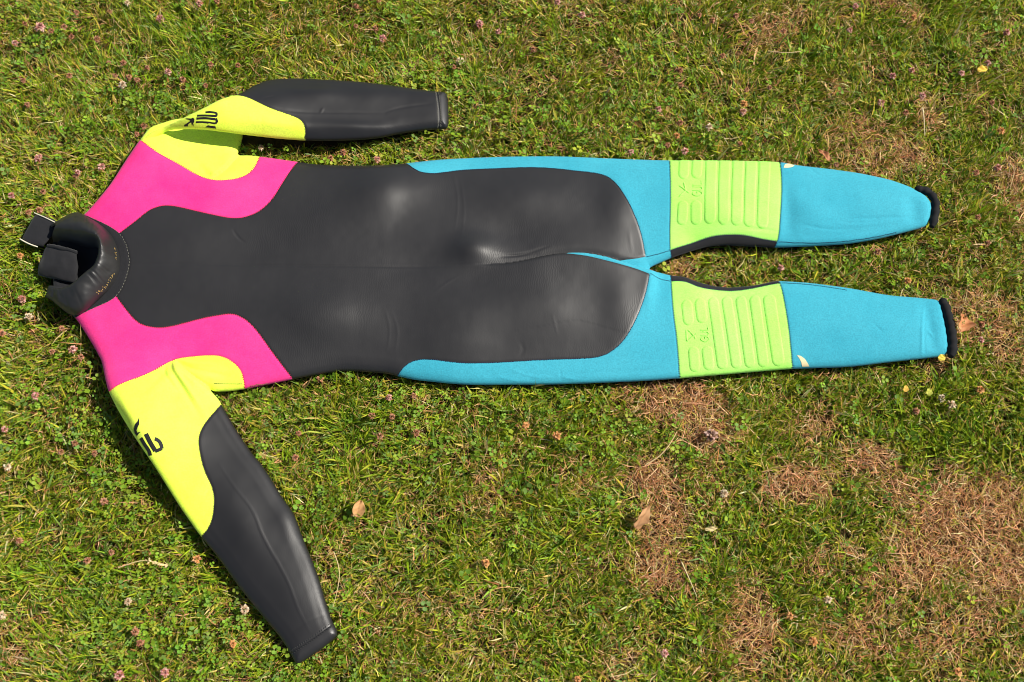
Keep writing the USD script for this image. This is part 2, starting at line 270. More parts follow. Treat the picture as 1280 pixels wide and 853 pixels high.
class Sheet:
    def __init__(s, name, outline, base, bulge):  # an outline, its height above the lawn and how much it is filled
        s.name, s.base, s.bulge = name, base, bulge
        s.edge = [(unproj([c], 0.04)[0], r * 1.33e-3, a * MM) for c, r, a in EDGE[name]]
        px = np.vstack([spline(outline + outline[:1], step=1.1)]) if False else s.round(outline)
        xy = unproj(px, base)
        for _ in range(5):
            xy = unproj(px, s.ze(xy))
        s.poly = Polygon(LineString(xy).segmentize(0.0022).coords).buffer(0)
        s.ring = np.array(LineString(s.poly.exterior.coords).segmentize(0.0022).coords)[:-1]
        s.tree = cKDTree(np.array(LineString(s.poly.exterior.coords).segmentize(0.0006).coords))
        # the soft filling: rises away from the edge and is smoothed so that no ridge runs along a limb's middle
        s.cell = 0.004; s.org = np.array(s.poly.bounds[:2]) - 0.05
        nx, ny = ((np.array(s.poly.bounds[2:]) + 0.05 - s.org) / s.cell).astype(int) + 1
        gx, gy = np.meshgrid(np.arange(nx), np.arange(ny), indexing='ij')
        g = s.org + np.stack([gx.ravel(), gy.ravel()], 1) * s.cell
        shapely.prepare(s.poly)
        ins = shapely.contains_xy(s.poly, g[:, 0], g[:, 1]).astype(float)
        b = s.bulge * (1 - np.exp(-(s.tree.query(g)[0] / 0.055) ** 1.4)) * ins
        ins, b = ins.reshape(nx, ny), b.reshape(nx, ny)
        s.puff = gaussian_filter(b, 4.0) / np.maximum(gaussian_filter(ins, 4.0), 1e-3)
        s.swell = []
        for c, rx, ry, a, rot in SWELL[name]:
            s.swell.append((unproj([c], base + 0.02)[0], rx * 1.33e-3, ry * 1.4e-3, a * MM, -math.radians(rot)))
        s.wr, s.fo, s.seams = [], [], None
        for l, w, a in WRINKLE[name]:
            s.wr.append((cKDTree(s.lift(spline(l, step=0.5))), w * MM, a * MM, len(spline(l, step=0.5))))
        for l, a, reach, ramp in FOLD[name]:
            xy = s.lift(spline(l, step=0.4))
            t = np.gradient(xy, axis=0); t /= np.linalg.norm(t, axis=1, keepdims=True)
            s.fo.append((cKDTree(xy), xy, t, a * MM, reach * MM, ramp))

    def round(s, outline):
        """The outline with soft corners: a closed polyline cut twice (Chaikin), sampled finely."""
        p = np.asarray(outline, float)
        for _ in range(2):
            q = np.roll(p, -1, 0)
            p = np.stack([0.82 * p + 0.18 * q, 0.18 * p + 0.82 * q], 1).reshape(-1, 2)
        return np.vstack([p, p[:1]])

    def ze(s, xy):
        z = np.full(len(xy), s.base)
        for c, r, a in s.edge:
            z = z + a * np.exp(-((xy - c) ** 2).sum(1) / r ** 2)
        return z

    def soft(s, xy):
        """Top height without folds and wrinkles."""
        d = s.tree.query(xy)[0]
        r = np.sqrt(1 - (1 - np.clip(d / 0.011, 0, 1)) ** 2)
        k = np.clip(d / 0.022, 0, 1); k = k * k * (3 - 2 * k)
        return s.ze(xy) + r * 0.009 + map_coordinates(s.puff, ((xy - s.org) / s.cell).T, order=3, mode='nearest') * k

    def lift(s, px, dz=0.0):
        """Plan position of points measured in the picture that lie on the sheet's top."""
        px = np.atleast_2d(np.asarray(px, float)); xy = unproj(px, s.base + 0.012)
        for _ in range(6):
            xy = unproj(px, s.soft(xy) + dz)
        return xy

    def top(s, xy, groove=True):
        xy = np.asarray(xy, float)
        d = s.tree.query(xy)[0]
        k = np.clip(d / 0.016, 0, 1); k = k * k * (3 - 2 * k)
        z = s.soft(xy)
        add = np.zeros(len(xy))
        for c, rx, ry, a, rot in s.swell:
            q = xy - c; u = q[:, 0] * math.cos(rot) + q[:, 1] * math.sin(rot); v = -q[:, 0] * math.sin(rot) + q[:, 1] * math.cos(rot)
            add += a * np.exp(-(u / rx) ** 2 - (v / ry) ** 2)
        P = np.concatenate([xy, np.zeros((len(xy), 1))], 1)
        add += 0.005 * (meshkit.noise(P * 7, 3) - 0.5) + 0.0005 * (meshkit.fbm(P * 40, 2, 9) - 0.5)
        z = z + add * k
        for tree, w, a, n in s.wr:
            dd, ii = tree.query(xy, distance_upper_bound=4 * w)
            ok = np.isfinite(dd)
            if ok.any():
                f = np.sin(np.pi * np.clip(ii[ok] / n, 0.02, 0.98)) ** 0.6
                z[ok] += a * f * np.exp(-(dd[ok] / w) ** 2) * np.clip(d[ok] / 0.004, 0, 1)
        for tree, line, t, a, reach, ramp in s.fo:
            dd, ii = tree.query(xy, distance_upper_bound=reach * 2)
            ok = np.isfinite(dd); ii = np.minimum(ii, len(line) - 1)
            q = xy[ok] - line[ii[ok]]; T = t[ii[ok]]
            side = -(T[:, 0] * q[:, 1] - T[:, 1] * q[:, 0]) * np.sign(a)      # > 0 right of the line
            wgt = np.clip(ii[ok] / len(line) / ramp, 0, 1); wgt = wgt * wgt * (3 - 2 * wgt)
            end = np.linalg.norm(q, axis=1); along = np.abs((q * T).sum(1)); off = np.exp(-(along / 0.012) ** 2)
            hi = np.sqrt(1 - (1 - np.clip(side / 0.007, 0, 1)) ** 2) * np.exp(-(np.maximum(side, 0) / reach) ** 2)
            lo = -0.35 * np.exp(-(np.minimum(side, 0) / 0.009) ** 2)
            z[ok] += abs(a) * wgt * off * np.where(side > 0, hi, lo + 0.0)
        if groove and s.seams is not None:
            dd = s.seams.query(xy)[0]
            z = z - 0.0007 * np.exp(-(dd / 0.0016) ** 2)
        return z

    def under(s, xy):
        d = s.tree.query(xy)[0]
        r = np.sqrt(1 - (1 - np.clip(d / 0.012, 0, 1)) ** 2)
        return np.maximum(s.ze(xy) - 0.009 * r, 0.008)


def fill(poly, spacing, rings=()):
    """Triangulates a polygon whose outline is already finely sampled."""
    out = [np.array(r.coords)[:-1] for r in [poly.exterior, *poly.interiors]]
    b = np.vstack(out)
    x0, y0, x1, y1 = poly.bounds
    gx, gy = np.meshgrid(np.arange(x0, x1, spacing), np.arange(y0, y1, spacing * 0.866))
    gx = gx + (np.arange(gx.shape[0]) % 2)[:, None] * spacing / 2
    g = np.stack([gx.ravel(), gy.ravel()], 1)
    extra = [np.asarray(r) for r in rings]
    shapely.prepare(poly)
    tb = cKDTree(b)
    keep = []
    if extra:
        e = np.vstack(extra)
        e = e[shapely.contains_xy(poly, e[:, 0], e[:, 1])]
        if len(e):
            e = e[tb.query(e)[0] > 0.00035]
            keep.append(e)
    g = g[shapely.contains_xy(poly, g[:, 0], g[:, 1])]
    if len(g):
        ref = cKDTree(np.vstack([b, *keep]))
        g = g[ref.query(g)[0] > 0.6 * spacing]
    p = np.vstack([b, *keep, g])
    t = Delaunay(p).simplices
    c = p[t].mean(1)
    t = t[shapely.contains_xy(poly, c[:, 0], c[:, 1])]
    a = p[t]
    cr = (a[:, 1, 0] - a[:, 0, 0]) * (a[:, 2, 1] - a[:, 0, 1]) - (a[:, 1, 1] - a[:, 0, 1]) * (a[:, 2, 0] - a[:, 0, 0])
    t = t[np.abs(cr) > 1e-12]; cr = cr[np.abs(cr) > 1e-12]
    t[cr < 0] = t[cr < 0][:, ::-1]
    return p, t, len(b)


def cut_panels(sheet, seams, wanted, spacing=0.0023):
    """Cuts the sheet along its seams (picture lines) and makes one part of every piece."""
    lines = [LineString(np.vstack([sheet.ring, sheet.ring[:1]]))]
    pts = []
    for name, l, a, b in seams:
        xy = sheet.lift(extend(spline(l, step=1.5), a, b))
        ls = LineString(xy).segmentize(0.0022)
        lines.append(ls)
        inside = ls.intersection(sheet.poly)
        for g in getattr(inside, 'geoms', [inside]):
            if not g.is_empty and g.geom_type == 'LineString':
                pts.append(np.array(g.segmentize(0.0006).coords))
    sheet.seams = cKDTree(np.vstack(pts))
    pieces = [p for p in polygonize(unary_union(lines)) if sheet.poly.buffer(1e-5).contains(p.representative_point())]
    rings = []
    for d in (0.0005, 0.0013, 0.0027, 0.0048, 0.0078):
        q = sheet.poly.buffer(-d)
        for g in getattr(q, 'geoms', [q]):
            rings.append(np.array(g.exterior.segmentize(0.0025).coords))
    done, spots = {}, [(w, Point(sheet.lift([w[1]])[0])) for w in wanted]
    for p in pieces:
        if p.area < 2e-5:
            near = min(spots, key=lambda s: s[1].distance(p))
            continue
        hit = [w for w, q in spots if p.contains(q)]
        if not hit:
            hit = [min(spots, key=lambda s: s[1].distance(p))[0]]
        done.setdefault(hit[0], []).append(p)
    for (name, at, m, label), ps in done.items():
        V, F, off = [], [], 0
        for p in ps:
            xy, t, nb = fill(p, spacing, rings)
            zt, zb = sheet.top(xy), sheet.under(xy)
            rim = np.zeros(len(xy), bool); rim[:nb] = sheet.tree.query(xy[:nb])[0] < 2e-4
            zt[rim] = zb[rim] = sheet.ze(xy[rim])
            lower = np.arange(len(xy)) + len(xy); lower[rim] = np.nonzero(rim)[0]
            V.append(np.vstack([np.c_[xy, zt], np.c_[xy, zb]])); F.append(np.vstack([t, lower[t][:, ::-1]]) + off); off += 2 * len(xy)
        mesh = trimesh.Trimesh(np.vstack(V), np.vstack(F), process=False); mesh.remove_unreferenced_vertices()
        PANEL[(sheet.name, at)] = obj(name, mesh, m, suit, smooth=True, label=label)
    return pieces


PANEL = {}
body = Sheet('body', BODY, 0.028, 0.014)
sleeve = Sheet('sleeve', SLEEVE, 0.030, 0.010)

NECK = [(107.5, 269.5), (126.6, 278), (149, 292), (158, 307.5), (161.5, 328.6), (158, 345.5), (145, 370), (120, 384), (94, 397)]
NECK_IN = [(96, 268), (112, 273), (128, 283), (140, 296), (147, 314), (147, 336), (138, 356), (120, 374), (103, 386), (86, 394)]
S_BODY = [
    ('neckline', NECK, 5, 5), ('band', NECK_IN, 6, 6),
    ('pink_black_far', [(371, 203.5), (354, 228), (342, 247), (326, 262.5), (310, 270), (294, 272.5), (269, 269), (240.5, 262.5), (215, 257), (202.5, 257), (187, 262.5), (171, 275), (149, 291.5)], 4, 4),
    ('pink_black_near', [(144.7, 370.7), (159, 389.5), (173, 403.6), (187, 408.4), (201, 409.5), (220.6, 406.4), (249, 399.4), (277, 394.3), (291, 393.7), (305, 399.4), (319, 412), (339, 439), (355.6, 461), (366.5, 475)], 4, 4),
    ('pink_yellow_far', [(176.5, 176), (182, 180), (196, 190), (221.5, 204), (244, 217), (263, 224), (285, 225), (304, 221), (316.5, 212), (324.5, 196)], 4, 4),
    ('pink_yellow_near', [(136, 489.5), (150, 481), (178.4, 469.7), (201, 458), (218, 449.4), (237.5, 446), (260, 444.4), (277, 446), (291, 453), (301, 464), (306, 486.5)], 4, 4),
    ('yellow_sleeve_near', [(277, 505), (263, 520), (252, 536), (248, 551), (250, 568), (256, 590), (265.5, 612), (267, 634), (262, 656), (251, 671.5)], 4, 4),
    ('cuff_near', [(362, 817), (388, 800), (415.5, 780)], 5, 5),
    ('cyan_black_far', [(508, 204.5), (513, 209), (519, 213.4), (533, 217.4), (568, 213.4), (621, 210), (673.5, 209), (726, 214), (758, 220.5), (772, 233), (786, 255.6), (800, 289), (807, 321.5)], 5, 0),
    ('cyan_black_inseam', [(807, 321.5), (793, 324), (777, 325.5), (768, 327.5)], 0, 3),
    ('strip_far', [(699, 318), (712, 317), (726, 317.2), (761.5, 323.6), (786, 331.7), (807, 336.8)], 0, 4),
    ('strip_near', [(699, 318), (709, 320), (726, 322.2), (744, 325.8), (779, 335), (796, 340), (811, 345.5)], 0, 0),
    ('cyan_black_near', [(811, 345.5), (807, 366.5), (797, 394.6), (784, 419), (772, 433), (754, 444), (726, 448), (673.5, 450), (603, 454.2), (568, 453.7), (533, 450), (515, 452.7), (503, 461.5), (496.5, 471)], 0, 5),
    ('knee_far_left', [(837, 201), (838, 255), (838, 313), (840, 323)], 4, 4), ('knee_far_right', [(975, 203), (977, 236), (975, 274), (972, 300), (968, 310)], 4, 4),
    ('knee_far_inner', [(838, 313), (859, 305.6), (883, 298), (902, 295), (930, 295), (952.5, 299), (972, 302)], 3, 3),
    ('knee_near_left', [(838.5, 344), (839, 352), (841, 381), (846, 421.6), (850, 473.5)], 4, 4), ('knee_near_right', [(974, 352), (976, 358), (980, 375), (986, 411), (991, 461)], 4, 4),
    ('knee_near_inner', [(839, 352), (857, 352.8), (871.4, 358.8), (892, 362.2), (912, 363.6), (938.4, 361), (963, 356), (975, 354)], 3, 3)]
W_BODY = [('torso_panel', (400, 330), 'black_smooth_skin', 'black smooth-skin torso and thigh panel'), ('neck_lining', (95, 330), 'black_neoprene', None), ('collar_band', (154, 330), 'black_neoprene', 'matt black band at the foot of the collar'),
          ('shoulder_panel', (200, 230), 'pink_neoprene', 'pink shoulder panel beside the folded sleeve'), ('shoulder_panel', (160, 440), 'pink_neoprene', 'pink shoulder panel beside the outstretched sleeve'),
          ('underarm_panel', (250, 200), 'yellow_neoprene', 'yellow underarm panel below the folded sleeve'), ('upper_sleeve', (205, 530), 'yellow_neoprene', 'yellow upper sleeve of the outstretched arm'),
          ('forearm_panel', (330, 680), 'black_sleeve_skin', 'black forearm of the outstretched arm'), ('cuff', (394, 804), 'black_sleeve_skin', 'black cuff of the outstretched arm'),
          ('thigh_panel', (815, 250), 'cyan_neoprene', 'cyan thigh panel of the far leg'), ('thigh_panel', (815, 420), 'cyan_neoprene', 'cyan thigh panel of the near leg'),
          ('knee_pad', (900, 250), 'green_neoprene', 'lime green knee pad of the far leg'), ('knee_pad', (910, 410), 'green_neoprene', 'lime green knee pad of the near leg'),
          ('inseam_strip', (900, 301.5), 'black_neoprene', 'black strip inside the far knee'), ('inseam_strip', (885, 359), 'black_neoprene', 'black strip inside the near knee'),
          ('shin_panel', (1060, 260), 'cyan_neoprene', 'cyan shin of the far leg'), ('shin_panel', (1080, 410), 'cyan_neoprene', 'cyan shin of the near leg')]
S_SLEEVE = [('yellow_black_far', [(298, 120), (308, 122), (316, 125), (340, 136), (367, 146), (376.6, 152), (381.5, 161), (380.5, 175)], 14, 14), ('cuff_far', [(546, 115), (549, 138), (549, 162)], 5, 5)]
W_SLEEVE = [('upper_sleeve', (300, 150), 'yellow_neoprene', 'yellow upper sleeve folded over the underarm'), ('forearm_panel', (450, 140), 'black_sleeve_skin', 'black forearm of the folded arm'), ('cuff', (555, 140), 'black_sleeve_skin', 'black cuff of the folded arm')]
cut_panels(body, S_BODY, W_BODY)
cut_panels(sleeve, S_SLEEVE, W_SLEEVE)


# --- things laid on the panels: ribs, prints, stitching
def drape(sheet, poly_px, rise, dome=0.0, spacing=0.0016, foot=0.0006):
    """A flat shape measured in the picture, laid on the sheet with RISE of thickness and an optional domed top."""
    V, F, off = [], [], 0
    for g in getattr(poly_px, 'geoms', [poly_px]):
        xy = sheet.lift(np.array(g.exterior.segmentize(0.8).coords))
        P = Polygon(xy).buffer(0)
        P = P.intersection(sheet.poly.buffer(-0.0012))
        for p in getattr(P, 'geoms', [P]):
            if p.is_empty or p.geom_type != 'Polygon' or p.area < 1e-6:
                continue
            p = Polygon(np.array(p.exterior.segmentize(spacing).coords))
            q, t, nb = fill(p, spacing)
            d = cKDTree(np.array(p.exterior.segmentize(0.0004).coords)).query(q)[0]
            z = sheet.top(q)
            zt = z + rise * (1 if not dome else 0.25 + 0.75 * np.sqrt(1 - (1 - np.clip(d / dome, 0, 1)) ** 2))
            v = np.vstack([np.c_[q, zt], np.c_[q[:nb], z[:nb] - foot]])
            k = np.arange(nb); k2 = (k + 1) % nb
            side = np.vstack([np.stack([k, k + len(q), k2], 1), np.stack([k2, k + len(q), k2 + len(q)], 1)])
            if not p.exterior.is_ccw:
                side = side[:, ::-1]
            V.append(v); F.append(np.vstack([t, side[:, ::-1]]) + off); off += len(v)
    return np.vstack(V), np.vstack(F)


def ribbon(lines, w):
    return unary_union([LineString(spline(l, step=0.5) if len(l) > 2 else l).buffer(w / 2, cap_style=2, join_style=1) for l in lines])


def pill(a, b, w):
    return LineString([a, b]).buffer(w / 2)


def zpx(ox, oy, s, pts):
    return [(ox + x / s, oy + y / s) for x, y in pts]


far, near = PANEL[('body', (900, 250))], PANEL[('body', (910, 410))]
for pad, ox, oy, s, ribs in (
    (far, 780, 180, 5.333, [((402, 95), (397, 205), 70), ((490, 95), (483, 200), 70), ((392, 418), (386, 512), 70), ((478, 418), (478, 512), 72),
                            ((582, 95), (568, 508), 76), ((672, 100), (657, 514), 76), ((762, 100), (744, 518), 76), ((848, 100), (830, 524), 76), ((938, 100), (920, 532), 78)]),
    (near, 780, 320, 4.923, [((388, 305), (398, 392), 68), ((470, 296), (482, 378), 68), ((430, 590), (438, 680), 68), ((514, 586), (524, 670), 68),
                             ((553, 286), (606, 664), 66), ((637, 280), (692, 660), 66), ((722, 278), (776, 656), 66), ((806, 276), (858, 652), 66), ((895, 276), (950, 640), 78)])):
    for a, b, w in ribs:
        A, B = zpx(ox, oy, s, [a, b])
        obj('rib', drape(body, pill(A, B, w / s), 0.0016, 0.0032), 'green_neoprene', pad, smooth=40)
    # the raised bird mark and the three letters beside it
    if pad is far:
        mark = [[(366, 355), (395, 330), (412, 318)], [(398, 262), (404, 290), (412, 318)], [(368, 285), (392, 300), (412, 318), (432, 330)]]
        cx, cy, lh = 486, 352, 62
    else:
        mark = [[(388, 525), (412, 505), (432, 490)], [(392, 455), (412, 470), (432, 490), (446, 478)], [(384, 455), (386, 490), (388, 525)], [(432, 490), (442, 512)]]
        cx, cy, lh = 500, 526, 50
    obj('raised_mark', drape(body, ribbon([zpx(ox, oy, s, l) for l in mark], 2.0), 0.0015, 0.001, 0.0011), 'green_neoprene', pad, smooth=40)
    G = [[(0.75, 0.85), (0.35, 1.0), (0.02, 0.7), (0.02, 0.3), (0.35, 0.0), (0.75, 0.12), (0.78, 0.48), (0.45, 0.48)]]
    U = [[(1.05, 1.0), (1.05, 0.35), (1.25, 0.02), (1.55, 0.02), (1.72, 0.35), (1.72, 1.0)]]
    Lr = [[(2.05, 1.0), (2.05, 0.03)], [(2.05, 0.03), (2.55, 0.03)], [(2.8, 0.0), (2.8, 0.14)]]
    tl = 100 if pad is far else 96
    letters = [[(ox + (cx + lh / 2 - lh * v + (0 if pad is far else (u / 2.8) * -8)) / s, oy + (cy - tl * u / 2.8) / s) for u, v in l] for l in G + U + Lr]
    obj('raised_lettering', drape(body, ribbon(letters, 1.35), 0.0014, 0.0009, 0.001), 'green_neoprene', pad, smooth=40)

# black printed marks on the sleeves
up = PANEL[('sleeve', (300, 150))]
Z = lambda pts: zpx(170, 110, 6.824, pts)
shape = unary_union([ribbon([Z(l)], w / 5.9) for l, w in (
    ([(598, 218), (650, 218), (690, 225)], 13), ([(690, 222), (692, 240), (682, 250)], 16), ([(525, 243), (600, 244), (685, 249)], 14),
    ([(518, 266), (600, 265), (680, 274)], 15), ([(684, 268), (692, 290), (682, 312)], 17), ([(514, 297), (600, 300), (684, 312)], 16),
    ([(582, 345), (630, 347), (686, 352)], 10))] + [Polygon(Z(p)) for p in (
        [(405, 342), (418, 318), (450, 294), (470, 282), (486, 290), (455, 305), (440, 338)], [(424, 262), (470, 266), (490, 260), (500, 270), (497, 296), (490, 305), (497, 330), (480, 318), (472, 295), (462, 280)])])
obj('printed_mark', drape(sleeve, shape, 0.0005, 0, 0.0013), 'black_print', up, smooth=False, label='black printed mark on the folded sleeve')
lo = PANEL[('body', (205, 530))]
Z = lambda pts: zpx(120, 470, 6.561, pts)
shape = unary_union([Polygon(Z(p)) for p in ([(371, 352), (356, 384), (330, 412), (316, 440), (318, 470), (338, 498), (352, 482), (375, 466), (344, 470), (340, 452), (366, 410)],)] +
                    [ribbon([Z(l)], w / 5.8) for l, w in (([(372, 512), (405, 570), (438, 622), (446, 655)], 26), ([(418, 482), (450, 550), (490, 618)], 32), ([(488, 622), (545, 598)], 24), ([(488, 520), (520, 538), (538, 570), (544, 600)], 26))])
obj('printed_mark', drape(body, shape, 0.0005, 0, 0.0013), 'black_print', lo, smooth=False, label='black printed mark on the outstretched sleeve')
# cream flashes printed below the knees
sf, sn = PANEL[('body', (1060, 260))], PANEL[('body', (1080, 410))]
obj('printed_flash', drape(body, Polygon([(979.3, 210.5), (981, 206), (986, 204.5), (993, 207.2), (990, 209.5), (985, 210.5)]), 0.0005, 0, 0.0014), 'cream_print', sf, smooth=False)
obj('printed_flash', drape(body, unary_union([Polygon([(996, 444.2), (1001, 445.3), (1006, 449), (1010, 455), (1012.8, 461), (1003.2, 461), (1001.5, 453), (999, 448)]), Polygon([(1017, 460.8), (1019, 457.5), (1022, 460.4)])]), 0.0005, 0, 0.0014), 'cream_print', sn, smooth=False)


def tube_mesh(points, r, sides=6, caps=True):
    p = np.asarray(points, float); t = np.gradient(p, axis=0); t /= np.linalg.norm(t, axis=1, keepdims=True)
    a = np.cross(t, [0, 0, 1.0]); a /= np.linalg.norm(a, axis=1, keepdims=True) + 1e-9; b = np.cross(a, t)
    r = np.broadcast_to(r, (len(p),)); ang = np.arange(sides) * 2 * np.pi / sides
    v = (p[:, None] + r[:, None, None] * (np.cos(ang)[None, :, None] * a[:, None] + np.sin(ang)[None, :, None] * b[:, None])).reshape(-1, 3)
    i, j = np.meshgrid(np.arange(len(p) - 1), np.arange(sides), indexing='ij')
    f = np.stack([i * sides + j, i * sides + (j + 1) % sides, (i + 1) * sides + (j + 1) % sides, (i + 1) * sides + j], -1).reshape(-1, 4)
    f = np.vstack([f[:, [0, 1, 2]], f[:, [0, 2, 3]]])
    if caps:
        n = len(v); v = np.vstack([v, p[0], p[-1]]); k = np.arange(sides); e = (len(p) - 1) * sides
        f = np.vstack([f, np.stack([np.full(sides, n), (k + 1) % sides, k], 1), np.stack([np.full(sides, n + 1), e + k, e + (k + 1) % sides], 1)])
    return v, f


def join(parts):
    V, F, off = [], [], 0
    for v, f in parts:
        V.append(v); F.append(np.asarray(f) + off); off += len(v)
    return np.vstack(V), np.vstack(F)


def stitches(sheet, line, pitch=0.0036, length=0.0024, r=0.00058, slant=0.0, side=0.0):
    """A row of single thread stitches along a seam."""
    xy = sheet.lift(spline(line, step=0.4))
    L = np.concatenate([[0], np.cumsum(np.linalg.norm(np.diff(xy, axis=0), axis=1))])
    out = []
    for s in np.arange(pitch, L[-1] - pitch / 2, pitch):
        c = np.array([np.interp(s, L, xy[:, 0]), np.interp(s, L, xy[:, 1])]); e = np.array([np.interp(s + 1e-3, L, xy[:, 0]), np.interp(s + 1e-3, L, xy[:, 1])])
        t = (e - c) / np.linalg.norm(e - c); nrm = np.array([-t[1], t[0]])
        c = c + nrm * side + RNG.normal(0, 0.00015, 2)
        a = t * math.cos(slant) + nrm * math.sin(slant)
        q = c + np.linspace(-0.5, 0.5, 4)[:, None] * length * a
        if not sheet.poly.contains(Point(c)):
            continue
        z = sheet.top(q) + np.array([0.0, 0.0006, 0.0006, 0.0])
        out.append(tube_mesh(np.c_[q, z], r, 4, False))
    return join(out)


SEAM = {n: l for n, l, a, b in S_BODY + S_SLEEVE}
for sh, n, m, kw in ((body, 'neckline', 'pale_thread', dict(pitch=.0055, length=.0026)), (body, 'pink_black_far', 'pink_thread', dict(slant=1.0)), (body, 'pink_black_near', 'pink_thread', dict(slant=1.0)),
                     (body, 'pink_yellow_far', 'pink_thread', dict(slant=1.0, length=.003)), (body, 'pink_yellow_near', 'pink_thread', dict(slant=1.0, length=.003)),
                     (body, 'yellow_sleeve_near', 'olive_thread', {}), (sleeve, 'yellow_black_far', 'olive_thread', {}), (body, 'cyan_black_near', 'dark_thread', {}), (body, 'cyan_black_far', 'dark_thread', {}),
                     (body, 'knee_far_left', 'dark_thread', dict(slant=1.1, length=.0034, pitch=.0032)), (body, 'knee_far_right', 'dark_thread', dict(slant=1.1, length=.0034, pitch=.0032)), (body, 'knee_far_inner', 'dark_thread', dict(slant=1.1, length=.0034, pitch=.0032)),
                     (body, 'knee_near_left', 'dark_thread', dict(slant=1.1, length=.0034, pitch=.0032)), (body, 'knee_near_right', 'dark_thread', dict(slant=1.1, length=.0034, pitch=.0032)), (body, 'knee_near_inner', 'dark_thread', dict(slant=1.1, length=.0034, pitch=.0032))):
    obj('stitching', stitches(sh, SEAM[n], **kw), m, suit, smooth=False)
obj('stitching', join([stitches(body, SEAM['cuff_near'], side=o, slant=sl, length=.003, pitch=.0036, r=.0006) for o, sl in ((.0022, .6), (-.0022, -.6))]), 'black_thread', suit, smooth=False)
obj('stitching', join([stitches(sleeve, SEAM['cuff_far'], side=o, slant=sl, length=.003, pitch=.0036, r=.0006) for o, sl in ((.0022, .6), (-.0022, -.6))]), 'pale_thread', suit, smooth=False)
for l in ([(807, 322), (820, 319), (838, 313.5)], [(811, 345), (825, 349.5), (839, 352)], [(972, 302.5), (1010, 304), (1072, 300), (1122, 290.5)], [(976, 354), (1010, 356), (1060, 363)], [(266, 479.5), (285, 480), (303, 480)], [(312, 483), (340, 479), (362, 475)]):
    m = 'olive_thread' if l[0][0] < 400 else 'dark_thread'
    obj('stitching', stitches(body, l, pitch=.003, length=.002), m, suit, smooth=False)


# --- rolled ankle cuffs
def roll(line, r, name, label, dz=0.006):
    px = spline(line, step=1.5)
    xy = unproj(px, 0.034)
    for _ in range(3):
        xy = unproj(px, body.ze(xy) + dz)
    z = body.ze(xy) + dz
    rr = r * (1 + 0.10 * np.sin(np.arange(len(px)) * 0.9)) * np.sqrt(np.clip(np.minimum(np.arange(len(px)) + 1.0, np.arange(len(px))[::-1] + 1.0) / 4, 0.35, 1))
    obj(name, tube_mesh(np.c_[xy, z], rr, 12), 'black_trim', suit, smooth=True, label=label)


roll([(1144, 236.5), (1153, 237.5), (1162, 242), (1168.5, 251), (1169.5, 262), (1167.5, 275), (1164.5, 284)], 0.0066, 'ankle_cuff', 'rolled black ankle cuff of the far leg')
roll([(1174.5, 375), (1179, 379), (1183.5, 390), (1188, 408), (1190.5, 427), (1190.5, 438), (1188, 446)], 0.0076, 'ankle_cuff', 'rolled black ankle cuff of the near leg')

# --- collar: a soft tube of neoprene standing up and rolling over, open at the neck's far end
ST = [  # outline of the collar at twelve places round the neck: foot, side, crest, rim, inside (picture position, height)
    [(62, 286, .036), (66, 280, .056), (70, 281, .066), (67, 288, .064), (66, 300, .036)],
    [(92, 266.5, .040), (92, 270, .066), (91, 277, .080), (90, 289, .076), (91, 305, .036)],
    [(109, 271, .046), (108, 275, .074), (107, 283, .088), (106, 293, .082), (108, 310, .036)],
    [(126, 281.5, .048), (124, 285, .075), (120, 290, .089), (116, 296, .083), (118, 312, .036)],
    [(141, 297, .048), (136, 299, .066), (128, 301, .086), (123, 302, .082), (124, 314, .036)],
    [(150, 320, .048), (143, 318, .064), (130, 315, .086), (123.5, 314, .080), (127, 322, .036)],
    [(149, 341, .048), (141, 336, .064), (127, 327, .085), (121, 324, .078), (125, 331, .036)],
    [(138, 360, .048), (131, 352, .064), (120, 339, .083), (114, 335, .077), (118, 341, .036)],
    [(121, 377, .046), (116, 367, .065), (106, 352, .079), (100, 346, .073), (104, 352, .036)],
    [(97, 394, .040), (95, 383, .062), (89, 366, .072), (85, 358, .066), (89, 363, .036)],
    [(77, 386, .034), (73, 378, .054), (72, 367, .061), (71, 360, .057), (75, 363, .034)],
    [(57, 372, .026), (57, 369, .040), (59, 365, .047), (60, 360, .045), (63, 362, .030)]]
ctrl = np.array([[np.r_[unproj([(x, y)], z)[0], z] for x, y, z in row] for row in ST])
ctrl = np.concatenate([ctrl, ctrl[:, -1:] + (ctrl[:, -1:] - ctrl[:, -2:-1]) * 0.25], 1)
su, sv = CubicSpline(np.arange(12), ctrl, axis=0), np.linspace(0, 5, 34)
U = np.linspace(0, 11, 150)
surf = CubicSpline(np.arange(6), su(U), axis=1)(sv)


def collar_at(t, s):
    return CubicSpline(np.arange(6), su(np.atleast_1d(t))[0], axis=0)(s)


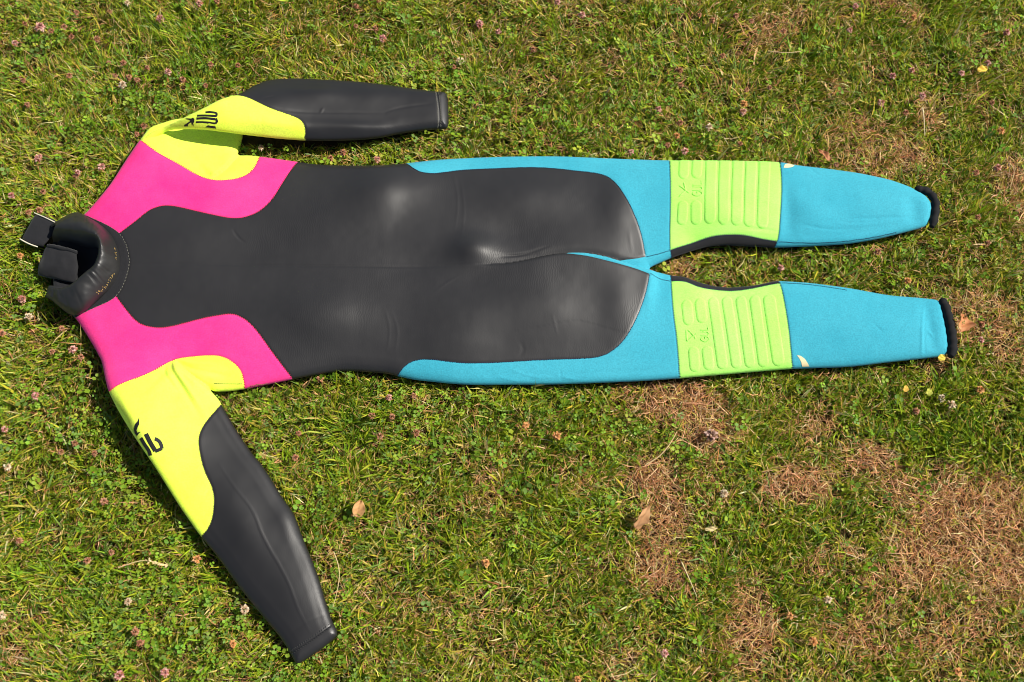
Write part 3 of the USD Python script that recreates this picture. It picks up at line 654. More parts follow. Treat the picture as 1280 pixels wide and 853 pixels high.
def shell(grid, thick):
    """A sheet given as a grid of points, made solid."""
    a, b = grid.shape[:2]
    du, dv = np.gradient(grid, axis=0), np.gradient(grid, axis=1)
    nrm = np.cross(du, dv); nrm /= np.linalg.norm(nrm, axis=2, keepdims=True) + 1e-12
    if nrm[..., 2].mean() < 0:
        nrm = -nrm
    v = np.vstack([(grid).reshape(-1, 3), (grid - nrm * thick).reshape(-1, 3)])
    i, j = np.meshgrid(np.arange(a - 1), np.arange(b - 1), indexing='ij')
    q = np.stack([i * b + j, (i + 1) * b + j, (i + 1) * b + j + 1, i * b + j + 1], -1).reshape(-1, 4)
    loop = np.concatenate([np.arange(b), b * np.arange(1, a) + b - 1, (a - 1) * b + np.arange(b - 2, -1, -1), b * np.arange(a - 2, 0, -1)])
    nxt = np.roll(loop, -1); n = a * b
    side = np.stack([loop, loop + n, nxt + n, nxt], 1)
    m = trimesh.Trimesh(v, np.vstack([q[:, [0, 1, 2]], q[:, [0, 2, 3]], q[:, [2, 1, 0]] + n, q[:, [3, 2, 0]] + n, side[:, [0, 1, 2]], side[:, [0, 2, 3]]]), process=False)
    m.fix_normals()
    return m


fold = meshkit.fbm(surf.reshape(-1, 3) * np.array([42, 42, 42]), 3, 4).reshape(surf.shape[:2]) - 0.5
# fine radial creases of the rubber where it turns over
crease = np.zeros(surf.shape[:2])
for k in range(34):
    t0, s0, w0 = RNG.uniform(1, 10.6), RNG.uniform(0.6, 2.2), RNG.uniform(0.03, 0.06)
    crease -= 0.0006 * np.exp(-((U[:, None] - t0) / w0) ** 2) * np.exp(-((sv[None, :] - s0) / 0.9) ** 2)
surf = surf.copy(); surf[..., 2] += fold * 0.008 + crease * 1.6
collar = obj('collar', shell(surf, 0.0035), 'black_collar_skin', suit, smooth=50)


def sheet_patch(corners, thick, name, m, parent, label=None, bow=0.0, smooth=True, nu=30, nv=24, noise=0.0):
    c = np.array([np.r_[unproj([p[:2]], p[2])[0], p[2]] for p in corners])
    u, v = np.meshgrid(np.linspace(0, 1, nu), np.linspace(0, 1, nv), indexing='ij')
    S, T = 2 * u - 1, 2 * v - 1
    u, v = 0.5 + 0.5 * S * np.sqrt(1 - 0.10 * T ** 4), 0.5 + 0.5 * T * np.sqrt(1 - 0.10 * S ** 4)
    g = ((1 - u) * (1 - v))[..., None] * c[0] + (u * (1 - v))[..., None] * c[1] + (u * v)[..., None] * c[2] + ((1 - u) * v)[..., None] * c[3]
    g[..., :2] += (0.004 * (np.sin(np.pi * v) * (2 * u - 1) ** 3))[..., None] * (c[3] + c[2] - c[0] - c[1])[None, None, [1, 0]] * [-8, 8] * (noise > 0)
    g[..., :2] += (noise > 0) * 0.004 * (meshkit.fbm(np.concatenate([g[..., :2] * 40, np.full(g.shape[:2] + (1,), 3.0)], -1), 2, 5) - 0.5)[..., None]
    g[..., 2] -= 0.0022 * (S ** 10 + T ** 10)
    g[..., 2] += bow * np.sin(np.pi * u) * np.sin(np.pi * v) + noise * (meshkit.fbm(g * 45, 2, 8) - 0.5)
    return obj(name, shell(g, thick), m, parent, smooth=smooth, label=label)


sheet_patch([(57, 306, .050), (96, 314, .056), (93, 354, .048), (46, 344, .034)], 0.005, 'neck_flap', 'black_neoprene', suit, 'matt black inner neck flap inside the collar', bow=0.007, noise=0.010)
sheet_patch([(58, 304, .053), (97, 312, .058), (96, 317.5, .055), (57, 309.5, .051)], 0.003, 'flap_hem', 'black_neoprene', suit, bow=0.003, nv=6, noise=0.003)
sheet_patch([(60, 356, .050), (83, 359, .056), (70, 366, .052), (57, 365, .044)], 0.004, 'collar_tab', 'black_collar_skin', suit, 'shiny black tab below the neck flap', bow=0.004)
strap = sheet_patch([(25, 299, .036), (43, 267, .038), (74, 281, .050), (52, 309, .042)], 0.003, 'neck_strap', 'black_neoprene', suit, 'black fastening strap with cream edges sticking out of the collar', bow=0.002, noise=0.004)
for a, b in (([(25, 299, .0365), (35, 304.5, .040), (47, 309, .0425)], .0011), ([(43, 266.5, .0385), (58, 273, .045), (72, 280, .0495)], .0009)):
    l = spline([(x, y) for x, y, z in a], n=16); z = np.interp(np.linspace(0, 1, 16), [0, .5, 1], [p[2] for p in a])
    obj('edge_binding', tube_mesh(np.c_[unproj(l, z), z + 0.0004], b, 6), 'cream_trim', strap)
# what is left of the gold lettering printed round the collar
bits = []
for t0, t1, s0, s1, n in ((4.6, 5.35, 0.72, 0.85, 9), (6.2, 7.8, 0.55, 0.80, 26)):
    for k in range(n):
        t = t0 + (t1 - t0) * (k + RNG.uniform(0, 1)) / n; t = t0 + (t1 - t0) * (0.5 + 0.5 * np.sign(t - (t0 + t1) / 2) * abs(2 * (t - t0) / (t1 - t0) - 1) ** 0.8)
        s = RNG.uniform(s0, s1); dt, ds = RNG.uniform(0.010, 0.03), RNG.uniform(0.05, 0.16)
        q = [collar_at(t + a * dt, s + b * ds) for a, b in ((-.5, -.5), (.5, -.4), (.4, .5), (-.4, .4))]
        bits.append((np.array(q) + [0, 0, 0.0017], np.array([[0, 1, 2], [0, 2, 3]])))
obj('worn_lettering', join(bits), 'gold_print', collar, smooth=False, label='worn gold lettering left on the collar')

# ------------------------------------------------------------------ the lawn
# brown, dried-out patches: centre in the picture, radii, strength
DRY = [((1142, 205), 26, 18, 1.15), ((1035, 118), 16, 26, .75), ((1212, 125), 22, 22, .5), ((1265, 225), 26, 26, .8), ((850, 505), 65, 30, 1.1), ((885, 545), 40, 30, 1.1), ((780, 490), 30, 14, .7), ((812, 598), 42, 20, 1.25),
       ((830, 650), 34, 46, 1.1), ((830, 700), 40, 40, 1.0), ((725, 605), 34, 20, .6), ((610, 610), 26, 40, .65), ((1000, 612), 45, 22, 1.25), ((1075, 580), 40, 20, 1.2), ((1120, 612), 40, 24, .9), ((1180, 585), 34, 16, .8),
       ((1210, 640), 70, 45, 1.25), ((1170, 690), 70, 40, 1.2), ((1250, 710), 50, 50, 1.1), ((1130, 725), 40, 25, .9), ((1230, 760), 50, 40, .7), ((1080, 790), 70, 36, .65), ((1170, 810), 50, 30, .7), ((935, 790), 36, 60, 1.0),
       ((1010, 535), 30, 20, .75), ((570, 780), 60, 40, .35), ((500, 760), 50, 40, .35), ((20, 810), 30, 40, .45), ((850, 330), 30, 14, .8), ((985, 45), 30, 20, .35), ((950, 60), 26, 22, .4), ((1130, 75), 26, 14, .35), ((700, 700), 50, 60, .25), ((430, 700), 30, 70, .35),
       ((780, 830), 24, 18, .6), ((1230, 330), 50, 60, .35), ((1200, 380), 50, 30, .3), ((130, 120), 40, 40, .15), ((540, 520), 40, 30, .25), ((660, 560), 50, 30, .3)]
DRYW = [(unproj([c], 0.0)[0], rx * 1.33e-3, ry * 1.42e-3, a) for c, rx, ry, a in DRY]
LUSH = [(unproj([c], 0.0)[0], r * 1.36e-3) for c, r in (((1190, 530), 90), ((930, 620), 50), ((680, 520), 60), ((1140, 30), 70), ((250, 60), 80), ((560, 700), 50), ((1020, 700), 60), ((890, 720), 60), ((700, 660), 60), ((460, 560), 70), ((40, 330), 60), ((120, 700), 70), ((990, 290), 50))]


def fields(xy):
    P = np.concatenate([xy, np.zeros((len(xy), 1))], 1)
    wob = xy + 0.05 * (np.stack([meshkit.fbm(P * 14, 3, 21), meshkit.fbm(P * 14, 3, 22)], 1) - 0.5)
    dry = np.zeros(len(xy))
    for c, rx, ry, a in DRYW:
        dry = np.maximum(dry, a * np.exp(-(((wob - c) / [rx, ry]) ** 2).sum(1) ** 1.3))
    dry = np.maximum(dry, 0.6 * np.clip((meshkit.fbm(P * 8, 3, 31) - 0.58) * 7, 0, 1) * np.clip(0.55 + xy[:, 0], 0.25, 1))
    dry = np.clip((dry - 0.18) * 1.22, 0, 1.05) * (0.72 + 0.56 * meshkit.fbm(P * 40, 3, 77))
    lush = np.zeros(len(xy))
    for c, r in LUSH:
        lush = np.maximum(lush, np.exp(-((wob - c) ** 2).sum(1) / r ** 2))
    clover = np.clip((meshkit.fbm(P * 7, 3, 41) - 0.40) * 4, 0, 1) * np.clip(1.0 - 0.55 * xy[:, 0], 0.35, 1.3)
    return dry, lush, clover


x0, x1, y0, y1 = -1.13, 1.13, -0.74, 0.86
S1, S2 = body.poly, sleeve.poly
S1 = S1.union(Polygon(unproj([(24, 299), (43, 265.5), (74, 277), (92, 265), (112, 272), (100, 396), (76, 390), (55, 374), (44, 346), (52, 311)], 0.04))).buffer(0)
shade_poly = S1.union(S2)
inner1, inner2 = S1.buffer(-0.010), S2.buffer(-0.014)
for g in (inner1, inner2, S1, S2, shade_poly):
    shapely.prepare(g)


def clear(xy):
    return ~(shapely.contains_xy(inner1, xy[:, 0], xy[:, 1]) | shapely.contains_xy(inner2, xy[:, 0], xy[:, 1]))


def near_suit(xy):
    return shapely.contains_xy(shade_poly, xy[:, 0], xy[:, 1])


def scatter(n):
    p = np.stack([RNG.uniform(x0, x1, n), RNG.uniform(y0, y1, n)], 1)
    return p[clear(p)]


def blades(xy, L, W, az, lean0, lean1, col, segs=3, z0=0.0, tipdark=1.0, root=0.75, twist=0.6, wave=0.13):
    """Grass blades: SEGS quads narrowing to a point; each bends from lean0 to lean1 (radians from upright) towards az."""
    n = len(xy)
    p = np.c_[xy, ground_z(xy) + z0]
    V = np.zeros((n, 2 * segs + 1, 3)); C = np.zeros((n, 2 * segs + 1, 3))
    a = az.copy(); tw = RNG.normal(0, twist, n); dw = RNG.normal(0, wave, n)
    for k in range(segs + 1):
        f = k / segs
        side = np.stack([-np.sin(a), np.cos(a), np.zeros(n)], 1)
        lean = lean0 + (lean1 - lean0) * f
        nrm = np.stack([-np.cos(a) * np.cos(lean), -np.sin(a) * np.cos(lean), np.sin(lean)], 1)
        w = side * np.cos(tw * (0.4 + f))[:, None] + nrm * np.sin(tw * (0.4 + f))[:, None]
        wid = W * (0.75, 1.0, 0.72, 0.4)[k] if segs == 3 else W * (0.85, 0.9, 0.3)[k]
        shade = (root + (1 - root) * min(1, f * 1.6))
        if k < segs:
            V[:, 2 * k] = p - w * wid[:, None] / 2; V[:, 2 * k + 1] = p + w * wid[:, None] / 2
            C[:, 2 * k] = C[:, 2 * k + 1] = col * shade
        else:
            V[:, 2 * k] = p; C[:, 2 * k] = col
        st = L / segs
        p = p + np.stack([np.cos(a) * np.sin(lean), np.sin(a) * np.sin(lean), np.cos(lean)], 1) * st[:, None]
        p[:, 2] = np.maximum(p[:, 2], 0.0015)
        a = a + dw
    f = []
    for k in range(segs - 1):
        f += [[2 * k, 2 * k + 1, 2 * k + 3], [2 * k, 2 * k + 3, 2 * k + 2]]
    f.append([2 * segs - 2, 2 * segs - 1, 2 * segs])
    f = np.array(f)
    return V, C, f


def settle(V, limit=0.45):
    """Which blades stay: those whose middle or tip would stick into the suit are pressed away."""
    tip, mid = V[:, -1], V[:, 2]
    bad = near_suit(mid[:, :2]) & (mid[:, 2] > 0.012)
    over = near_suit(tip[:, :2])
    deep = ~clear(tip[:, :2])
    return ~bad & ~deep & ~(over & (tip[:, 2] > 0.014) & (RNG.uniform(0, 1, len(V)) > limit))


def pack(V, C, f):
    n, k = V.shape[:2]
    F = (f[None] + (np.arange(n) * k)[:, None, None]).reshape(-1, 3)
    return V.reshape(-1, 3), F, C.reshape(-1, 3)


def lay(name, groups, material, label, cat):
    v, f, c, off = [], [], [], 0
    for V, C, F in groups:
        ok = settle(V)
        a, b, cc = pack(V[ok], C[ok], F)
        v.append(a); f.append(b + off); c.append(cc); off += len(a)
    obj(name, (np.vstack(v), np.vstack(f)), material, smooth=True, label=label, cat=cat, kind='stuff', colors=np.vstack(c))


def pick(pal, w, n, jit=0.18):
    c = np.asarray(pal)[RNG.choice(len(pal), n, p=np.asarray(w) / np.sum(w))]
    return np.clip(c * RNG.normal(1, jit, (n, 1)).clip(0.5, 1.7) * RNG.normal(1, 0.06, (n, 3)), 0.004, 0.95)


GREEN = [(.175, .290, .010), (.240, .350, .012), (.330, .400, .018), (.200, .320, .060), (.430, .440, .030), (.095, .195, .007)]
STRAW = [(.56, .43, .13), (.46, .38, .06), (.66, .54, .26), (.46, .38, .04), (.38, .20, .06)]
BROWN = [(.47, .215, .085), (.60, .32, .15), (.34, .137, .048), (.68, .43, .23), (.19, .08, .03)]
# green blades, in tufts that lean much the same way
tuft = np.stack([RNG.uniform(x0, x1, 26000), RNG.uniform(y0, y1, 26000)], 1)
k = RNG.integers(0, len(tuft), 470000)
xy = tuft[k] + RNG.normal(0, 0.008, (len(k), 2))
taz, tl = 2 * np.pi * 2.2 * meshkit.fbm(np.c_[tuft * 6, np.zeros(len(tuft))], 2, 61) + RNG.normal(0, 0.9, len(tuft)), RNG.normal(1.0, 0.22, len(tuft)).clip(0.5, 1.5)
ttone = RNG.choice(6, len(tuft), p=[.2, .24, .2, .13, .13, .1])
ok = clear(xy); xy, k = xy[ok], k[ok]
dry, lush, clov = fields(xy)
keep = RNG.uniform(0, 1, len(xy)) > np.clip(dry * 1.05, 0, 0.94)
xy, k, dry, lush = xy[keep], k[keep], dry[keep], lush[keep]
n = len(xy)
tone = np.where(RNG.uniform(0, 1, n) < 0.6, ttone[k], RNG.choice(6, n))
col = 0.95 * np.asarray(GREEN)[tone] * RNG.normal(1, .2, (n, 1)).clip(.5, 1.6) * RNG.normal(1, .05, (n, 3))
old = RNG.uniform(0, 1, n) < (0.25 + 0.32 * dry - 0.16 * lush)
col[old] = pick(STRAW, [3, 3, 1.5, 3, 1], int(old.sum()))
L = (RNG.lognormal(math.log(0.0185), 0.36, n) * tl[k] * (1 + 0.35 * lush - 0.25 * dry)).clip(0.008, 0.05)
W = RNG.lognormal(math.log(0.0021), 0.32, n).clip(0.0010, 0.0044)
az = taz[k] + RNG.normal(0, 0.85, n)
lean0 = np.abs(RNG.normal(0.85, 0.38, n)).clip(0, 1.5); lean1 = (lean0 + np.abs(RNG.normal(0.32, 0.25, n))).clip(0, 1.7)
long_ = L > 0.024
# a thinner ring of turf beyond the frame
rx_ = np.stack([RNG.uniform(-2.3, 2.3, 130000), RNG.uniform(-1.8, 2.0, 130000)], 1)
rx_ = rx_[(rx_[:, 0] < x0) | (rx_[:, 0] > x1) | (rx_[:, 1] < y0) | (rx_[:, 1] > y1)]; m_ = len(rx_)
rc_ = pick(GREEN + STRAW[:3], [3, 3, 2, 1, 1.5, 1.5, 1, 1, 1], m_, .2)
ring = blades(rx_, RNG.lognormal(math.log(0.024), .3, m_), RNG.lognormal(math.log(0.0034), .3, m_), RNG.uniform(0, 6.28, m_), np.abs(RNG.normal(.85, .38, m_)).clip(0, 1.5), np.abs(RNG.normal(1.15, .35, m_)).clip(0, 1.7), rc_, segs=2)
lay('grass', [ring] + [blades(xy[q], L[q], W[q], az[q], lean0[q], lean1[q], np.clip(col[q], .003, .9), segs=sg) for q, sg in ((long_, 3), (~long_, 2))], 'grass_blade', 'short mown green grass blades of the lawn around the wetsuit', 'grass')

# dry stems and thatch, lying nearly flat, thick in the brown patches
xy = scatter(460000); dry, lush, clov = fields(xy)
keep = RNG.uniform(0, 1, len(xy)) < np.clip(0.17 + 0.88 * dry, 0, 1)
xy, dry = xy[keep], dry[keep]; n = len(xy)
col = np.where((RNG.uniform(0, 1, n) < 0.34 - 0.14 * np.clip(dry, 0, 1))[:, None], pick(STRAW, [2, 2, 2, 1, 2], n), pick(BROWN, [3, 3, 2, 1.6, 1.2], n))
L = RNG.lognormal(math.log(0.0175), 0.40, n).clip(0.007, 0.055); W = RNG.lognormal(math.log(0.00095), 0.3, n).clip(0.0005, 0.0026)
az = RNG.uniform(0, 2 * np.pi, n); lean0 = RNG.normal(1.25, 0.28, n).clip(0.3, 1.6); lean1 = (lean0 + RNG.normal(0.25, 0.3, n)).clip(0.5, 1.9)
z0 = RNG.uniform(0.001, 0.011, n) * (1 + 0.3 * dry)
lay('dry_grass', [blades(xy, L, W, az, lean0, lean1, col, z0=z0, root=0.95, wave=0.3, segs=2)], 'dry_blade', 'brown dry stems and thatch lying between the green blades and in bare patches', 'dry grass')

# clover leaves: three round leaflets each
xy = scatter(80000); dry, lush, clov = fields(xy)
keep = RNG.uniform(0, 1, len(xy)) < np.clip((0.035 + 0.30 * clov ** 1.5) * (1 - 1.1 * dry), 0, 1)
xy = xy[keep]; n = len(xy)
h = ground_z(xy) + RNG.normal(0.019, 0.006, n).clip(0.008, 0.034)
r = RNG.lognormal(math.log(0.0023), 0.34, n).clip(0.0013, 0.005)
rot = RNG.uniform(0, 2 * np.pi, n); tx, ty = RNG.normal(0, 0.35, n), RNG.normal(0, 0.35, n)
base = pick([(.13, .25, .014), (.18, .31, .018), (.24, .36, .025), (.15, .25, .045), (.34, .41, .035)], [3, 3, 2, 1.5, .8], n, 0.15)
ang = np.array([0, .75, 1.6, 2.5, 3.14159, 3.78, 4.68, 5.53])
rad = np.array([.86, 1.02, .98, .72, .35, .72, .98, 1.02])   # a notch at the outer end
vs = []
for q in range(3):
    a0 = rot + q * 2 * np.pi / 3 + RNG.normal(0, .15, n)
    cup = RNG.normal(0.15, 0.25, n)
    loc = np.stack([rad * np.cos(ang) + 1.0, rad * np.sin(ang) * 0.92, 0.22 * np.abs(np.sin(ang))], 1)
    loc = np.vstack([[1.0, 0, -0.03], loc])
    X3 = loc[None, :, 0] * r[:, None]; Y3 = loc[None, :, 1] * r[:, None]; Z3 = loc[None, :, 2] * r[:, None] + cup[:, None] * X3
    gx_ = X3 * np.cos(a0)[:, None] - Y3 * np.sin(a0)[:, None]; gy_ = X3 * np.sin(a0)[:, None] + Y3 * np.cos(a0)[:, None]
    vs.append(np.stack([xy[:, 0:1] + gx_, xy[:, 1:2] + gy_, h[:, None] + Z3 + tx[:, None] * gx_ + ty[:, None] * gy_], -1))
V = np.concatenate(vs, 1)
V[..., 2] = np.maximum(V[..., 2], 0.002)
C = np.repeat(base[:, None], 27, 1) * np.tile(np.r_[0.9, np.ones(8)], 3)[None, :, None]
fan = np.array([[0, 1 + i, 1 + (i + 1) % 8] for i in range(8)]); fan = np.vstack([fan, fan + 9, fan + 18])
ok = ~near_suit(xy) & (~near_suit(V[:, 5, :2])) & (~near_suit(V[:, 14, :2])) & (~near_suit(V[:, 23, :2]))
a, b, cc = pack(V[ok], C[ok], fan)
obj('clover', (a, b), 'clover_leaf', smooth=True, label='small three-part clover leaves growing through the lawn', cat='clover', kind='stuff', colors=cc)

# ------------------------------------------------------------------ clover flower heads, each a thing
PINK = [(50, 34), (19, 54), (200, 24), (249, 5), (210, 90), (49, 197), (127, 209), (47, 198), (14, 245), (97, 216), (28, 374), (599, 30), (623, 40), (478, 48), (471, 200), (697, 3), (727, 19), (929, 140), (823, 137), (789, 190), (856, 189),
        (1069, 8), (1062, 38), (1258, 41), (1116, 95), (1140, 88), (1101, 129), (1153, 120), (1202, 92), (1235, 79), (1247, 210), (976, 335), (1226, 425), (91, 437), (44, 495), (6, 537), (149, 845), (206, 841), (831, 817), (486, 497), (889, 544)]
BROWNH = [(96, 16), (31, 30), (80, 34), (64, 39), (89, 46), (121, 49), (271, 2), (137, 15), (136, 79), (154, 79), (29, 101), (144, 95), (161, 97), (171, 100), (184, 85), (228, 100), (263, 81), (297, 82), (257, 107), (87, 95), (34, 131), (171, 168), (179, 159),
          (95, 220), (54, 240), (49, 263), (36, 266), (77, 411), (445, 33), (469, 36), (445, 8), (567, 84), (429, 191), (413, 198), (473, 1), (890, 26), (920, 20), (939, 27), (874, 19), (850, 88), (851, 107), (933, 113), (850, 154), (835, 182), (925, 180), (666, 62), (903, 70),
          (979, 39), (962, 110), (1132, 141), (1240, 129), (1045, 206), (1220, 216), (1222, 272), (1235, 304), (1097, 315), (1145, 514), (1227, 406), (65, 440), (101, 447), (93, 554), (118, 567), (130, 627), (3, 417), (76, 565),
          (400, 474), (465, 520), (490, 521), (373, 542), (475, 546), (369, 572), (517, 495), (520, 541), (109, 701), (24, 676), (169, 790), (175, 804), (139, 691)]
ORANGE = [(25, 320), (930, 130), (846, 170), (1142, 22), (1251, 164), (1134, 351), (657, 532), (696, 545), (246, 699), (291, 805), (987, 770), (1016, 802), (1197, 840), (722, 850), (607, 704), (1225, 487)]
CREAM = [(159, 4), (153, 106), (36, 396), (575, 77), (326, 185), (886, 159), (1177, 498), (1189, 506), (905, 617), (9, 584), (160, 752), (306, 762), (2, 769), (1035, 750)]


def spot(p):
    x, y = p
    if y < 215:
        if x < 170: return 'at the upper left'
        if x < 310 and y < 125: return 'above the yellow folded sleeve'
        if x < 480 and y > 180: return 'between black folded sleeve and torso'
        if x < 640: return 'above the black folded sleeve'
        if x < 900: return 'above the far cyan thigh'
        return 'above the far knee and shin'
    if x < 170: return 'left of the collar' if y < 425 else ('left of the near yellow sleeve' if y < 640 else 'left of the near black forearm')
    if x > 960 and y < 455: return 'beside the cyan shins'
    if x < 340: return 'below the near black forearm'
    if x < 560: return 'between near sleeve and torso'
    if x < 960: return 'below the near leg'
    return 'in the lower right lawn'


def name_it(p, pts, word, where):
    same = sorted(q for q in pts if spot(q) == where and q != (889, 544))
    return f'{word} clover flower head {where}' + ('' if len(same) == 1 else f', {ORD[same.index(p)]} from left')


def flower_head(px, pal, size, seed):
    r = np.random.default_rng(seed)
    z = r.uniform(0.020, 0.032); c = np.r_[unproj([px], z)[0], z]
    V, F, C, off = [], [], [], 0
    n = 46
    for k in range(n):
        u = 1 - 1.35 * (k + 0.5) / n; a = k * 2.39996 + r.normal(0, .2)
        d = np.array([math.sqrt(max(0, 1 - u * u)) * math.cos(a), math.sqrt(max(0, 1 - u * u)) * math.sin(a), u]) + r.normal(0, .12, 3); d /= np.linalg.norm(d)
        s = np.cross(d, [0.3, 0.2, 1]); s /= np.linalg.norm(s); e = np.cross(s, d)
        ln = size * r.uniform(0.75, 1.15); w = size * r.uniform(0.16, 0.26); p0 = d * size * 0.22
        tip = d * ln + np.array([0, 0, -0.12 * size])
        mid = d * ln * 0.66
        v = np.array([p0 - s * w * .4, p0 + s * w * .4, mid + s * w + e * w * .3, tip, mid - s * w + e * w * .3])
        V.append(v + c); F.append(np.array([[0, 1, 2], [0, 2, 4], [4, 2, 3]]) + off); off += 5
        col = np.asarray(pal[r.integers(len(pal))]) * r.uniform(.75, 1.2)
        C.append(np.vstack([col * .7, col * .7, col, col * 1.1, col]))
    return (np.vstack(V), np.vstack(F)), np.clip(np.vstack(C), 0, .95)


ORD = 'first second third fourth fifth sixth seventh eighth ninth tenth eleventh twelfth thirteenth fourteenth fifteenth sixteenth'.split()
k = 0
for pts, pal, size, word in ((PINK, [(.52, .24, .22), (.66, .40, .34), (.45, .17, .16), (.58, .33, .24), (.36, .14, .07)], .0070, 'pink'),
                             (BROWNH, [(.34, .13, .07), (.44, .20, .11), (.26, .10, .05), (.40, .22, .14), (.44, .24, .12)], .0062, 'withered brown'),
                             (ORANGE, [(.60, .27, .09), (.66, .36, .16), (.48, .20, .08), (.55, .30, .10)], .0072, 'faded orange'),
                             (CREAM, [(.60, .48, .31), (.66, .57, .42), (.54, .37, .23), (.48, .31, .18)], .0070, 'pale cream')):
    for p in pts:
        k += 1
        big = 1.6 if p == (889, 544) else (1.35 if p in ((599, 30), (575, 77), (50, 34), (200, 24), (1189, 506)) else 1)
        mesh, col = flower_head(p, [(.42, .27, .20), (.50, .34, .28), (.30, .17, .10), (.46, .28, .24)] if big == 1.6 else pal, size * big * (0.85 + 0.3 * ((k * 37) % 10) / 10), 100 + k)
        where = spot(p)
        if p == (889, 544):
            obj('clover_flower_head', mesh, 'petal', smooth=False, label='large greyish pink clover flower head on the brown bare patch', cat='flower', colors=col)
        else:
            obj('clover_flower_head', mesh, 'petal', smooth=False, label=name_it(p, pts, word, where), cat='flower', group=f'{word} clover flower heads {where}', colors=col)


# ------------------------------------------------------------------ fallen leaves and straws
def dead_leaf(name, px, length, width, turn, roll_, pitch, lift, pal, label, cat='leaf', curl=0.25, lobes=0.0, seed=1):
    r = np.random.default_rng(seed)
    nu, nv = 17, 9
    u, v = np.meshgrid(np.linspace(0, 1, nu), np.linspace(-1, 1, nv), indexing='ij')
    half = np.sin(np.pi * (0.04 + 0.92 * u) ** 0.85) ** 0.7 * (1 + lobes * np.sin(u * 19))
    x = (u - 0.5) * length; y = v * half * width / 2
    z = curl * width * (v ** 2) * half + 0.10 * length * np.sin(u * 4) * 0.5 + 0.10 * width * np.sin(u * 11 + v * 4) - 0.03 * width * np.exp(-(v / 0.12) ** 2)
    P = np.stack([x, y, z], -1)
    R = trimesh.transformations.euler_matrix(roll_, pitch, turn, 'sxyz')[:3, :3]
    P = P @ R.T
    zc = lift; c = np.r_[unproj([px], zc)[0], zc]
    P = P + c
    P[..., 2] = np.maximum(P[..., 2], 0.004)
    m = shell(P, 0.0005)
    f = meshkit.fbm(P.reshape(-1, 3) * 160, 3, seed)[:, None]
    col = np.asarray(pal[0]) * (1 - f) + np.asarray(pal[1]) * f
    vein = (1 - 0.25 * np.exp(-(v / 0.1) ** 2)).ravel()[:, None]
    col = np.vstack([col * vein, col * 0.9])
    obj(name, m, 'dead_leaf', smooth=True, label=label, cat=cat, colors=np.clip(col, 0, .95))


TAN = [(.46, .23, .085), (.64, .38, .17)]
dead_leaf('fallen_leaf', (448.5, 636), .026, .019, 1.35, 0.25, -0.15, .034, TAN, 'tan oval fallen leaf lying right of the outstretched black forearm', seed=3)
dead_leaf('fallen_leaf', (803, 646), .041, .018, 0.95, 0.55, -0.25, .030, [(.38, .19, .08), (.54, .31, .15)], 'long brown fallen leaf standing on edge in a brown bare patch', seed=5, lobes=.12)
dead_leaf('fallen_leaf', (1203, 405), .034, .026, 1.1, 0.2, 0.3, .032, [(.52, .20, .07), (.68, .34, .16)], 'crinkled orange fallen leaf beside the near ankle cuff', curl=.45, lobes=.12, seed=7)
dead_leaf('fallen_leaf', (1228, 87), .021, .012, 0.25, 0.2, 0.1, .030, [(.70, .45, .05), (.85, .62, .12)], 'small yellow fallen leaf near the upper right corner', seed=9)
dead_leaf('fallen_leaf', (1030, 194), .034, .012, 2.0, 0.2, 0.3, .028, [(.42, .17, .07), (.58, .28, .14)], 'narrow reddish brown fallen leaf above the far cyan shin', seed=11, lobes=.1)
dead_leaf('fallen_leaf', (1177, 447.5), .013, .011, 0.4, 0.1, 0.1, .036, [(.66, .50, .06), (.80, .62, .12)], 'tiny yellow leaf touching the near ankle', seed=13)
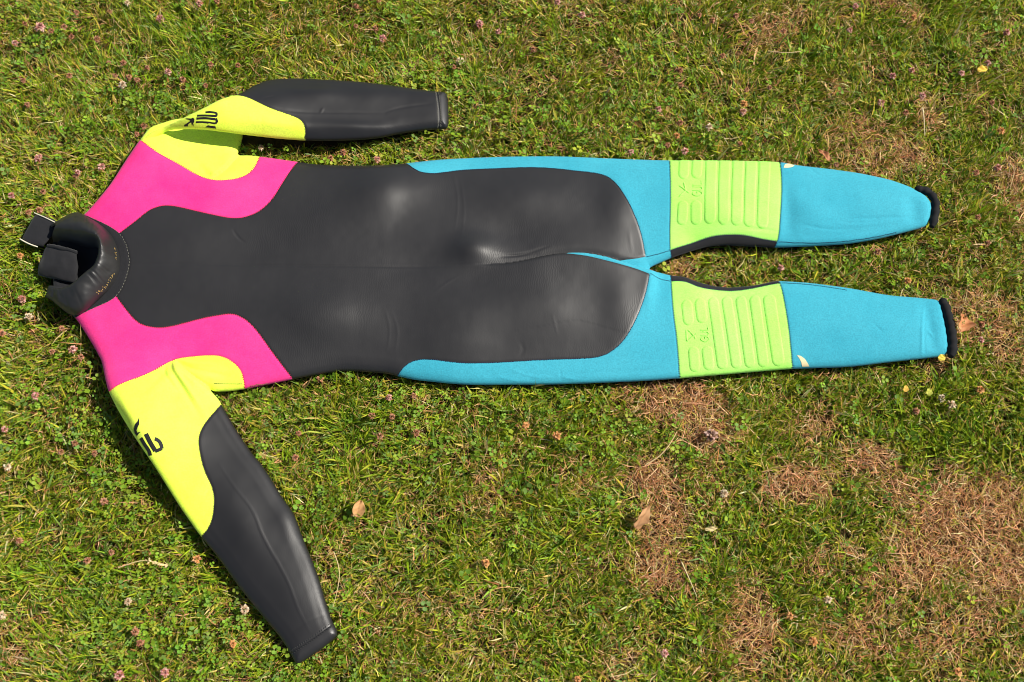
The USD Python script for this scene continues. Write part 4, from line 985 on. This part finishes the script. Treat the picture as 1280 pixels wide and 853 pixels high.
dead_leaf('fallen_leaf', (1132, 486), .012, .009, 1.0, 0.2, 0.1, .028, [(.58, .36, .06), (.70, .48, .10)], 'tiny golden leaf below the near cyan shin', seed=15)
dead_leaf('fallen_leaf', (1161, 490), .013, .011, 1.0, 0.2, 0.1, .026, [(.40, .42, .06), (.50, .50, .10)], 'tiny yellow-green leaf below the near ankle', seed=17)
dead_leaf('fallen_leaf', (889, 661), .020, .007, 0.1, 0.4, 0.1, .022, [(.50, .40, .18), (.62, .50, .26)], 'small pale dry leaf right of the brown bare patch', seed=19)


def straw(pts, r, col, label, name='dry_straw', ears=0):
    p = np.array([np.r_[unproj([q[:2]], q[2])[0], q[2]] for q in pts])
    c = spline(p, n=20)
    parts = [tube_mesh(c, np.linspace(r, r * 0.5, 20), 5)]
    rr = np.random.default_rng(len(label))
    for k in range(ears):
        q = c[-1 - int(k * 0.6) % 11]; d = np.r_[rr.normal(0, 1, 2), 0.4]; d = d / np.linalg.norm(d) * 0.006
        s = np.cross(d, [0, 0, 1]); s = s / np.linalg.norm(s) * 0.0016
        parts.append((np.array([q, q + d * .5 + s, q + d, q + d * .5 - s]), np.array([[0, 1, 2], [0, 2, 3]])))
    m = join(parts)
    obj(name, m, 'dead_leaf', smooth=False, label=label, cat='straw', colors=np.repeat([col], len(m[0]), 0))


straw([(148, 710, .030), (165, 704, .034), (180, 701, .034), (210, 707, .030)], .0009, (.70, .52, .26), 'pale dry seed stalk lying left of the outstretched forearm', 'seed_stalk', 16)
straw([(1153, 135, .030), (1155, 150, .034), (1156, 170, .030)], .0011, (.72, .60, .36), 'thick pale straw above the far ankle')
straw([(852, 703, .024), (862, 725, .030), (871, 746, .026)], .0011, (.68, .56, .30), 'long pale straw in the grass below the brown leaf')
straw([(807, 581, .022), (822, 572, .026), (836, 557, .030), (846, 540, .024)], .0012, (.62, .44, .22), 'pale straw slanting across the brown patch below the near thigh')
straw([(960, 64, .026), (985, 66, .030), (1002, 64, .026)], .0009, (.66, .48, .26), 'pale bent straw in the upper right grass')
straw([(417, 690, .026), (424, 715, .032), (416, 760, .024)], .0009, (.66, .52, .26), 'long pale straw right of the near sleeve cuff')
